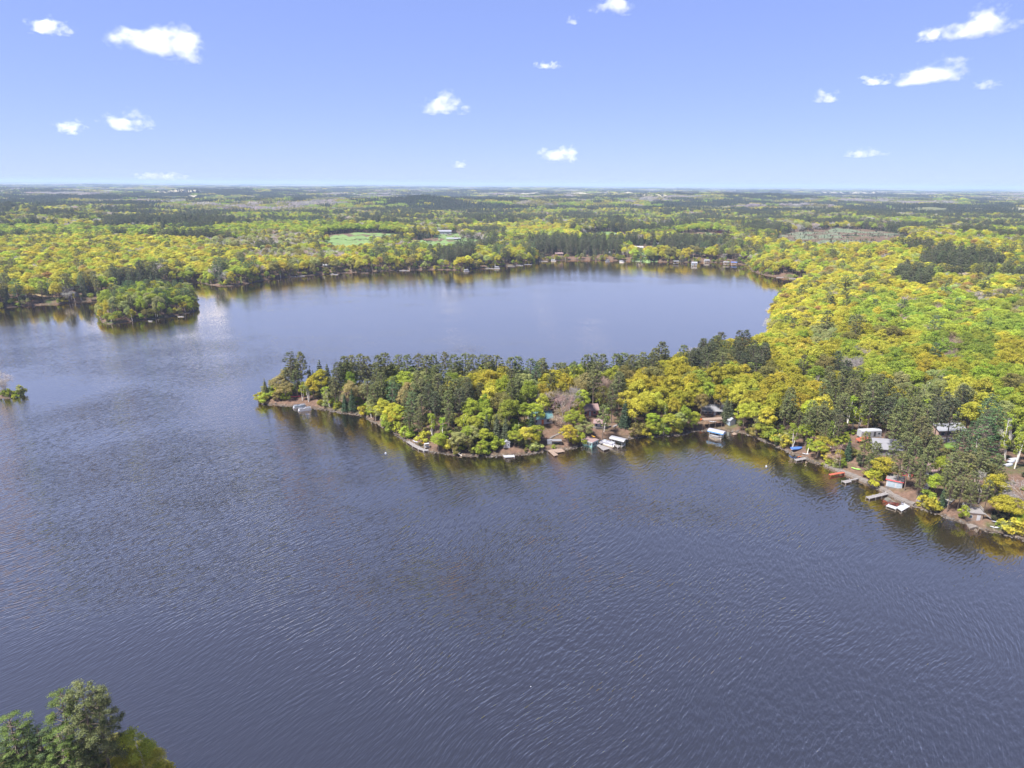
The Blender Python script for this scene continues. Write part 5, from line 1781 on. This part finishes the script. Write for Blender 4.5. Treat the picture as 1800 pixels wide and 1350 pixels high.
r = root_at("cabin", 1037, 731, 10, "brown cabin half hidden behind the small hipped cabin", "cabin")
house(r, 7.5, 6, 2.6, LOG, ROOFB, "gable", 1.7, .5, 'x', wins=[(-2, .9, 1.1, 1), (2, .9, 1.1, 1)], door=(0, .9, 2))
# grey cabin and pale boathouse in the cove
r = root_at("cabin", 1253, 730, -4, "long low grey roofed cabin above the cove", "cabin")
house(r, 9.0, 6.5, 2.3, BROWNW, ROOFL, "gable", 1.5, .8, 'x', wins=[(-3.2, .8, 1.2, 1.1), (-1.2, .8, 1.2, 1.1), (2.6, .8, 1.8, 1.1)], door=(.8, .95, 2.0), chimney=(1.5, 4.5))
dock("brown terrace deck before the long low cabin", [[(1234, 735), (1268, 733), (1270, 737), (1236, 739)]], DECKT, 4.6, None, "terrace", True, .2, "terrace")
r = root_at("boathouse", 1286.5, 757, 24, "small pale blue boathouse with gable roof in the cove", "boathouse", None, .0)
house(r, 3.0, 4.2, 2.2, PALEBLUE, ROOFW, "gable", .95, .25, 'y', side=[(1.2, .9, .7, .7, -1), (3, .9, .7, .7, -1)], door=(0, 1.9, 1.9), doormat=WHITE)
boat_lift(1259, 768, -38, "boat lift with grey canopy and blue skirt in the cove", 6.8, 2.9, 2.7, CANVAS, BLUEH)
runabout(1259, 768.5, -38, "white motor boat hanging under the cove's blue skirted lift", 5.0, WHITE, .25)
kayak(1251.5, 751.5, -12, "white upturned rowboat on the grass above the cove lift", WHITE, 3.2, "rowboat")
dock("tiny tan swim raft before the pale blue boathouse", [[(1286, 762.2), (1290.5, 759.8), (1296, 762.8), (1290, 764.6)]], DECKT, .35, "docks along the near shore", "swim_raft")
r = root_at("garden_bench", 1234, 740.5, 8, "orange bench on the brown bank below the long low cabin", "bench", None, .0)
MB().box(-.9, .9, -.25, .25, .42, .5).build("seat", ORANGE, r)
MB().box(-.9, .9, .2, .27, .5, 1.0).build("backrest", ORANGE, r)
for x in (-.75, .75):
    MB().box(x - .05, x + .05, -.22, .22, -.2, .42).build("leg", ORANGE, r)
# blue tarpaulin and docks along the near bank
r = root_at("covered_boat", 1400, 792, 10, "boat on the bank under a blue tarpaulin", "boat", None, .1)
MB().loft(hull(4.2, 1.7, .7)).build("hull", WHITE, r)
secs = []
for k in range(8):
    x = -2.2 + 4.4 * k / 7
    b = 1.0 * (1 - max(0, (k / 7 - .5) / .5) ** 2 * .75)
    secs.append([(x, -b, .35), (x, -b, .72), (x, -b * .5, 1.0), (x, 0, 1.2 - .02 * k), (x, b * .5, 1.0), (x, b, .72), (x, b, .35)])
MB().loft(secs).build("tarpaulin", BLUEC, r)
kayak(1416, 799.5, -20, "small white dinghy on the bank beside the blue tarpaulin", WHITE, 2.6, "dinghy")
dock("plain grey dock beside the blue tarpaulin", [[(1396, 806.8), (1399.5, 810.2), (1431, 804.2), (1428.5, 801.5)]], DECKW)
r = root_at("dock_bench", 1405, 806.3, 12, "small orange bench on the plain grey dock", "bench", None, .5, True)
MB().box(-.7, .7, -.2, .2, .38, .45).build("seat", ORANGE, r)
for x in (-.6, .6):
    MB().box(x - .05, x + .05, -.18, .18, .0, .38).build("leg", ORANGE, r)
dock("orange red dock on white posts", [[(1457, 833), (1459.5, 835.6), (1485, 831), (1482, 828.8)]], REDDOCK, .75)
dock("grey dock with widened end beside the orange red one", [[(1479, 845.2), (1486.5, 849.4), (1497, 846.6), (1493, 842.8)], [(1493, 842.8), (1495, 844.8), (1515, 840.4), (1512, 838.6)]], DECKW, .6)
dock("straight grey dock before the red-trimmed boathouse", [[(1522, 873), (1528, 877), (1562, 868.5), (1557, 865)]], DECKW, .55)
dock("white floating platform with a side arm past the red-trimmed boathouse", [[(1557.5, 888.8), (1561.5, 886), (1578, 891.6), (1575, 895)], [(1575, 891.5), (1590, 884.6), (1599.5, 890), (1585, 898.2)]], WHITE, .5)
r = root_at("deck_chair", 1586, 890, 30, "pale deck chair on the white floating platform", "chair", None, .5, True)
MB().box(-.3, .3, -.3, .3, .35, .42).build("seat", CANVAS, r)
MB().box(-.3, .3, .27, .34, .42, 1.0).build("backrest", CANVAS, r)
for x in (-.26, .26):
    for y in (-.26, .26):
        MB().box(x - .03, x + .03, y - .03, y + .03, 0, .35).build("leg", METAL, r)
kayak(1503.5, 832.5, -35, "lime green kayak on the grass behind the stone walk", LIMEP, 3.4)
def seawall():
    px = [(1446, 817.5), (1456, 821.3), (1480, 832), (1510, 844), (1540, 858), (1560, 869), (1575, 877), (1590, 885), (1605, 890)]
    P = [unproj(a, b, .0) for a, b in px]
    root = empty("seawall", (P[0][0], P[0][1], 0), 0, "long pale stone walk edging the near bank", "seawall")
    o = P[0]
    for a, b in zip(P, P[1:]):
        d = b - a
        L = np.hypot(*d)
        u = d / L
        nrm = np.array((-u[1], u[0]))
        if sdist(*(a + nrm * 2))[0] < sdist(*(a - nrm * 2))[0]:
            nrm = -nrm
        n = max(1, round(L / 1.7))
        for k in range(n):
            p, q = a + d * k / n + u * .03 - o, a + d * (k + 1) / n - u * .03 - o
            wd = 1.75 + .12 * ((k * 7) % 3)
            hi = .78 + .03 * ((k * 5) % 3)
            c = [p - nrm * .25, q - nrm * .25, q + nrm * wd, p + nrm * wd]
            if (c[1][0] - c[0][0]) * (c[2][1] - c[0][1]) - (c[1][1] - c[0][1]) * (c[2][0] - c[0][0]) < 0:
                c = c[::-1]
            MB().add([(v[0], v[1], -1.2) for v in c] + [(v[0], v[1], hi) for v in c], [(3, 2, 1, 0), (4, 5, 6, 7), (0, 1, 5, 4), (1, 2, 6, 5), (2, 3, 7, 6), (3, 0, 4, 7)]).build("slab", STONE, root)
seawall()
# buildings of the near bank
r = root_at("boathouse", 1570.5, 859, -34, "white boathouse with red trim, flat roof and two pale doors", "boathouse", None, .3)
house(r, 4.8, 5.6, 2.5, WHITE, DECKW, "flat", 0, .3, side=[(2.8, .9, 1.0, .8, 1)], doors=[(-.9, 2.1, 2.0), (1.4, 1.4, 2.0)], trim=REDP, doormat=PALEBLUE, base=1.5)
r = root_at("cabin", 1594, 839, -30, "small red cabin tucked behind the red-trimmed boathouse", "cabin")
house(r, 3.6, 3.6, 2.3, REDP, ROOFB, "gable", 1.0, .35, 'x', wins=[(-.9, .9, .7, .7)], door=(.7, .85, 1.9))
r = root_at("trailer_home", 1531, 769, 8, "white trailer home under the trees", "trailer")
MB().loft([[(x, y, z) for y, z in ((0, .4), (0, 2.6), (.25, 2.95), (2.55, 2.95), (2.8, 2.6), (2.8, .4))] for x in (-4.3, 4.3)]).build("body", WHITE, r)
MB().box(-4.35, 4.35, -.03, 2.83, .15, .38).build("skirting", GREYW, r)
for x in (-3.1, -.8, 3.2):
    window(r, x, 1.3, .9, .7)
MB().box(1.0, 1.8, -.04, -.004, .5, 2.35).build("door", DARKM, r)
dock("reddish plank deck beside the white trailer", [[(1504, 771), (1521, 766), (1528, 770), (1511, 776)]], REDDOCK, 5.6, None, "terrace", True, .2, "terrace")
r = root_at("house", 1561, 801, -12, "house with pale grey roof among the pines", "house")
house(r, 9.5, 8.5, 2.7, GREYW, ROOFL, "gable", 2.3, .6, 'x', wins=[(-3.2, .9, 1.3, 1.1), (3, .9, 1.5, 1.1)], side=[(4, .9, 1.3, 1.1, -1)], door=(0, .95, 2.0), chimney=(-2, 5))
r = root_at("house", 1645, 841, -25, "brown roofed house with a white corner above the near bank", "house")
house(r, 6.5, 6.0, 2.6, WHITE, ROOFB, "gable", 1.9, .5, 'x', wins=[(-1.8, .9, 1.0, 1.0), (1.8, .9, 1.0, 1.0)], door=(0, .9, 2.0))
stairs("long grey stairs with white railing down to the near bank", (1613, 886), (1633, 852), 1.2, DECKW, True)
r = root_at("house", 1672, 768, 5, "pinkish house with a white metal roof behind the pines", "house")
house(r, 11, 7, 2.8, PINKW, ROOFW, "gable", 1.6, .5, 'x', wins=[(-3.8, .9, 1.3, 1.2), (-1.2, .9, 1.3, 1.2), (3.8, .9, 1.3, 1.2)], door=(1.4, 1.0, 2.1), chimney=(3, 5))
# stored dock frame on the bank
a, b = place(1651, 893), place(1671, 878)
r = empty("stored_dock_section", (a[0], a[1], a[2] + .35), math.atan2(b[1] - a[1], b[0] - a[0]), "dark slatted dock section stored on the bank", "dock section")
L = math.hypot(b[0] - a[0], b[1] - a[1])
sl_ = (b[2] - a[2]) / L
def slope_box(m, x0, x1, y0, y1, z0, z1):
    m.add([(x, y, z + x * sl_) for x, y, z in ((x0, y0, z0), (x1, y0, z0), (x1, y1, z0), (x0, y1, z0), (x0, y0, z1), (x1, y0, z1), (x1, y1, z1), (x0, y1, z1))], [(3, 2, 1, 0), (4, 5, 6, 7), (0, 1, 5, 4), (1, 2, 6, 5), (2, 3, 7, 6), (3, 0, 4, 7)])
for y in (-1.2, 0, 1.2):
    m = MB()
    slope_box(m, 0, L, y - .06, y + .06, -.3, .1)
    m.build("beam", METAL, r)
for k in range(9):
    m = MB()
    slope_box(m, L * k / 9 + .1, L * k / 9 + .1 + L / 14, -1.3, 1.3, .104, .16)
    m.build("slat", DARKM if k % 3 else GREYW, r)
# boathouse with the roof deck
r = root_at("boathouse", 1711, 922, -14, "tan boathouse with a railed grey deck on its roof", "boathouse", None, .1)
house(r, 4.2, 4.2, 2.5, DECKT, DECKW, "flat", 0, .25, wins=[(-1.2, .8, .9, .9)], door=(1.0, 1.0, 2.0), base=1.2)
for (x0, y0, x1, y1) in ((-2.3, .0, -2.3, 4.4), (-2.3, 4.4, 2.3, 4.4), (2.3, 4.4, 2.3, 1.2)):
    m = MB()
    for t in range(5):
        m.tube((x0 + (x1 - x0) * t / 4, y0 + (y1 - y0) * t / 4, 2.7), (x0 + (x1 - x0) * t / 4, y0 + (y1 - y0) * t / 4, 3.7), .05)
    m.tube((x0, y0, 3.7), (x1, y1, 3.7), .05).tube((x0, y0, 3.2), (x1, y1, 3.2), .03)
    m.build("railing", METAL, r)
st = MB().build("stair", DECKW, r) if False else None
for k in range(9):
    MB().box(2.55 + .34 * k, 2.55 + .34 * k + .36, -.1, 1.0, 2.5 - .27 * k - .1, 2.5 - .27 * k).build("stair_step", DECKW, r)
dock("concrete apron before the tan boathouse", [[(1700, 921.5), (1714, 918.8), (1718, 925.4), (1705, 928.6)]], STONE, .35, None, "apron", False, .9, "apron")
kayak(1747, 933, -20, "white dinghy at the waterline past the tan boathouse", WHITE, 2.6, "dinghy")
kayak(1752, 922, -15, "grey rowboat on the bank above the white dinghy", CANVAS, 3.2, "rowboat")
for k, (px, py, dg, lab) in enumerate(((1773, 818, 20, "white upturned boat under the birch, lowest of three"), (1778, 812, 25, "white upturned boat under the birch, middle of three"), (1783, 808, 15, "white upturned boat under the birch, highest of three"))):
    r = root_at("upturned_boat", px, py, dg, lab, "boat", "white boats stored on the near bank", .75)
    MB().loft([[(x, -y, -z) for x, y, z in s_] for s_ in hull(4.6, 1.7, .7)]).build("hull", WHITE, r)
    MB().box(-1.4, -1.2, -.7, .7, -.95, -.72).box(1.2, 1.4, -.6, .6, -.95, -.72).build("cradle", DECKW, r)

# ------------------------------------------------------------------ the far shore
FARH = [  # px, py, turn, w, d, h, wall, roof, kind, label, category
 (150, 528, 10, 7, 6, 2.6, WHITE, ROOFW, "white boathouse at the waterline beside the wooded island", "boathouse"),
 (123, 522, -5, 9, 7, 2.8, GREYW, ROOFL, "grey cabin above the beach beside the island", "cabin"),
 (578, 470, 3, 16, 8, 3.0, WHITE, ROOFW, "long white cabin above the small sandy landing", "cabin"),
 (604, 475, -4, 17, 8, 3.0, GREYW, ROOFW, "white roofed cabin by the waterline next to the sandy landing", "cabin"),
 (639, 473, 8, 9, 7, 2.8, GREYW, ROOFL, "small grey cabin beyond the sandy landing", "cabin"),
 (797, 458, 10, 9, 7, 2.8, PINKW, ROOFB, "brownish cabin behind the gold trees of the far shore", "cabin"),
 (849, 462, 15, 7, 9, 3.2, WHITE, ROOFW, "narrow white cabin with steps down to the far shore", "cabin"),
 (956, 443, -5, 12, 8, 3.0, GREYW, ROOFG, "grey cabin at the edge of the dark pine stand", "cabin"),
 (983, 448, 4, 13, 7, 2.8, PINKW, ROOFB, "pinkish cabin behind the pale strip of shore", "cabin"),
 (1035, 445, 0, 9, 8, 3.0, GREYW, ROOFL, "small grey cabin before the dark pine stand", "cabin"),
 (1069, 446, 5, 11, 8, 3.0, BROWNW, ROOFL, "brown cabin at the end of the pale strip of shore", "cabin"),
 (1123, 434, -8, 15, 10, 3.5, GREYW, ROOFG, "grey roofed barn on the lawn behind the far bay", "barn"),
 (1161, 431, 8, 14, 10, 3.5, GREYW, ROOFL, "pale roofed barn among trees behind the far bay", "barn"),
 (1222, 450, -6, 8, 7, 3.0, PALEBLUE, ROOFW, "tall pale blue house on the far bay shore", "house"),
 (1204, 447, 5, 9, 8, 3.5, WHITE, ROOFB, "white house with dark roof behind the far bay shore", "house"),
 (1244, 448, 0, 8, 7, 2.8, GREYW, ROOFL, "white house beside the tall pale blue one", "house"),
 (1085, 420, 12, 16, 12, 6.0, WHITE, ROOFW, "tall white farmhouse above the dark pine stand", "house"),
 (1266, 410, 4, 18, 10, 4.0, REDP, ROOFB, "red house at the field behind the far bay", "house"),
 (1292, 411, -4, 14, 10, 4.0, WHITE, ROOFL, "white house at the field behind the far bay", "house"),
 (778, 412, 4, 40, 12, 6.0, WHITE, ROOFW, "long white farm building on the hill lawn", "farm building"),
 (797, 422, -3, 30, 8, 2.6, GREYW, ROOFW, "low pale shed below the long white farm building", "shed"),
 (1384, 487, 0, 8, 6, 2.4, DECKT, ROOFB, "tan boathouse among the docks of the narrow bay", "boathouse"),
 (813, 474, 8, 6, 5, 2.4, PINKW, ROOFW, "small pinkish boathouse at the point of the far shore", "boathouse"),
 (1010, 455, 0, 5, 5, 2.6, WHITE, ROOFW, "small white boathouse on the pale strip of shore", "boathouse"),
]
for px, py, tn, w_, d_, h_, wm, rm, lab, cat in FARH:
    w_, d_, h_ = w_ * .82, d_ * .82, max(2.4, h_ * .85)
    r = root_at(cat.replace(" ", "_"), px, py, tn, lab, cat, "buildings of the far shore")
    house(r, w_, d_, h_, wm, rm, "gable", min(3.0, d_ * .24), .5, 'x', wins=[(-w_ * .3, 1.0, w_ * .14, 1.2), (w_ * .3, 1.0, w_ * .14, 1.2)], door=(w_ * .05, 1.1, 2.1), doormat=BROWNW, base=1.5)
FARD = [(472, 489, 9, "short white dock where the far shore turns towards the island"), (513, 486.5, 10, "white dock, first past the turn of the far shore"), (529, 486, 8, "white dock, second past the turn of the far shore"), (588, 483, 10, "white dock at the sandy landing"), (642, 480.5, 8, "tan dock below the small grey cabin"),
        (711, 476.5, 12, "long pale dock midway along the far shore"), (861, 472.5, 11, "pale dock below the narrow white cabin"), (899, 468.5, 9, "pale dock, nearest of three on the far point"), (913, 467, 10, "pale dock, middle of three on the far point"), (928, 465.5, 10, "pale dock, last of three on the far point"),
        (955, 460, 12, "pale dock in the corner of the far bay"), (1125, 460, 12, "reddish pale dock below the grey roofed barn"), (1304, 465.5, 11, "tan dock at the end of the far bay"), (1371, 488.5, 9, "white dock, outer one of the narrow bay"), (1395, 491, 9, "white dock, inner one of the narrow bay"), (328, 499.5, 7, "white dock opposite the island's far end"), (1351, 546, 5, "dark small dock at the narrow neck")]
for px, py, L, lab in FARD:
    p = unproj(px, py)
    r = empty("dock", (p[0], p[1], 0), R(random.uniform(-25, 25)), lab, "dock", "docks of the far shore")
    MB().box(-L / 2, L / 2, -.9, .9, .45, .62).build("deck", WHITE if "white" in lab or "pale" in lab else DECKT, r)
    for x in (-L / 2 + .2, 0, L / 2 - .2):
        MB().tube((x, -.8, -1.5), (x, -.8, .44), .08).tube((x, .8, -1.5), (x, .8, .44), .08).build("post", METAL, r)
FARB = [(820, 477, "white pontoon boat at the point of the far shore"), (874, 472, "white pontoon boat past the narrow white cabin"), (973, 459, "white pontoon boat in the corner of the far bay"), (1068, 460, "white pontoon boat off the brown cabin of the far bay"), (1093, 461, "white pontoon boat between the brown cabin and the barn")]
for px, py, lab in FARB:
    pontoon(px, py, random.uniform(-30, 30), lab, 7.0, WHITE)
for px, py, lab in ((1188, 463, "white canopied boat lift off the far bay shore"), (1276, 464.5, "white canopied boat lift near the end of the far bay"), (1290, 465, "blue canopied boat lift at the end of the far bay")):
    boat_lift(px, py, random.uniform(-20, 20), lab, 8, 3.6, 3.2, BLUEC if "blue" in lab else ROOFW)
kayak(318, 557, 8, "white canoe floating at the island's shore", WHITE, 5.0, "canoe", True)
kayak(264, 565, -8, "pale rowboat at the island's shore", WHITE, 4.0, "rowboat", True)
# reeds at the island's end
def reeds():
    r = np.random.default_rng(8)
    n = 500
    x, y, z = placev(r.uniform(182, 208, n), r.uniform(567, 573, n))
    V, F = [], []
    for i in range(n):
        h = r.uniform(.5, 1.2)
        a = r.uniform(0, 3.14)
        dx, dy = math.cos(a) * .12, math.sin(a) * .12
        b = len(V)
        V += [(x[i] - dx, y[i] - dy, -.3), (x[i] + dx, y[i] + dy, -.3), (x[i] + .2 * dx + r.normal(0, .1), y[i] + r.normal(0, .1), max(z[i], 0) + h)]
        F.append((b, b + 1, b + 2))
    me = np_mesh("reeds", V, F, [field_mat("reed_green", (.16, .19, .05), (.22, .24, .08), .5)])
    o = bpy.data.objects.new("reeds", me)
    COL.objects.link(o)
    tag(o, "pale green reeds standing in the shallows at the island's end", "reeds", None, "stuff")
reeds()
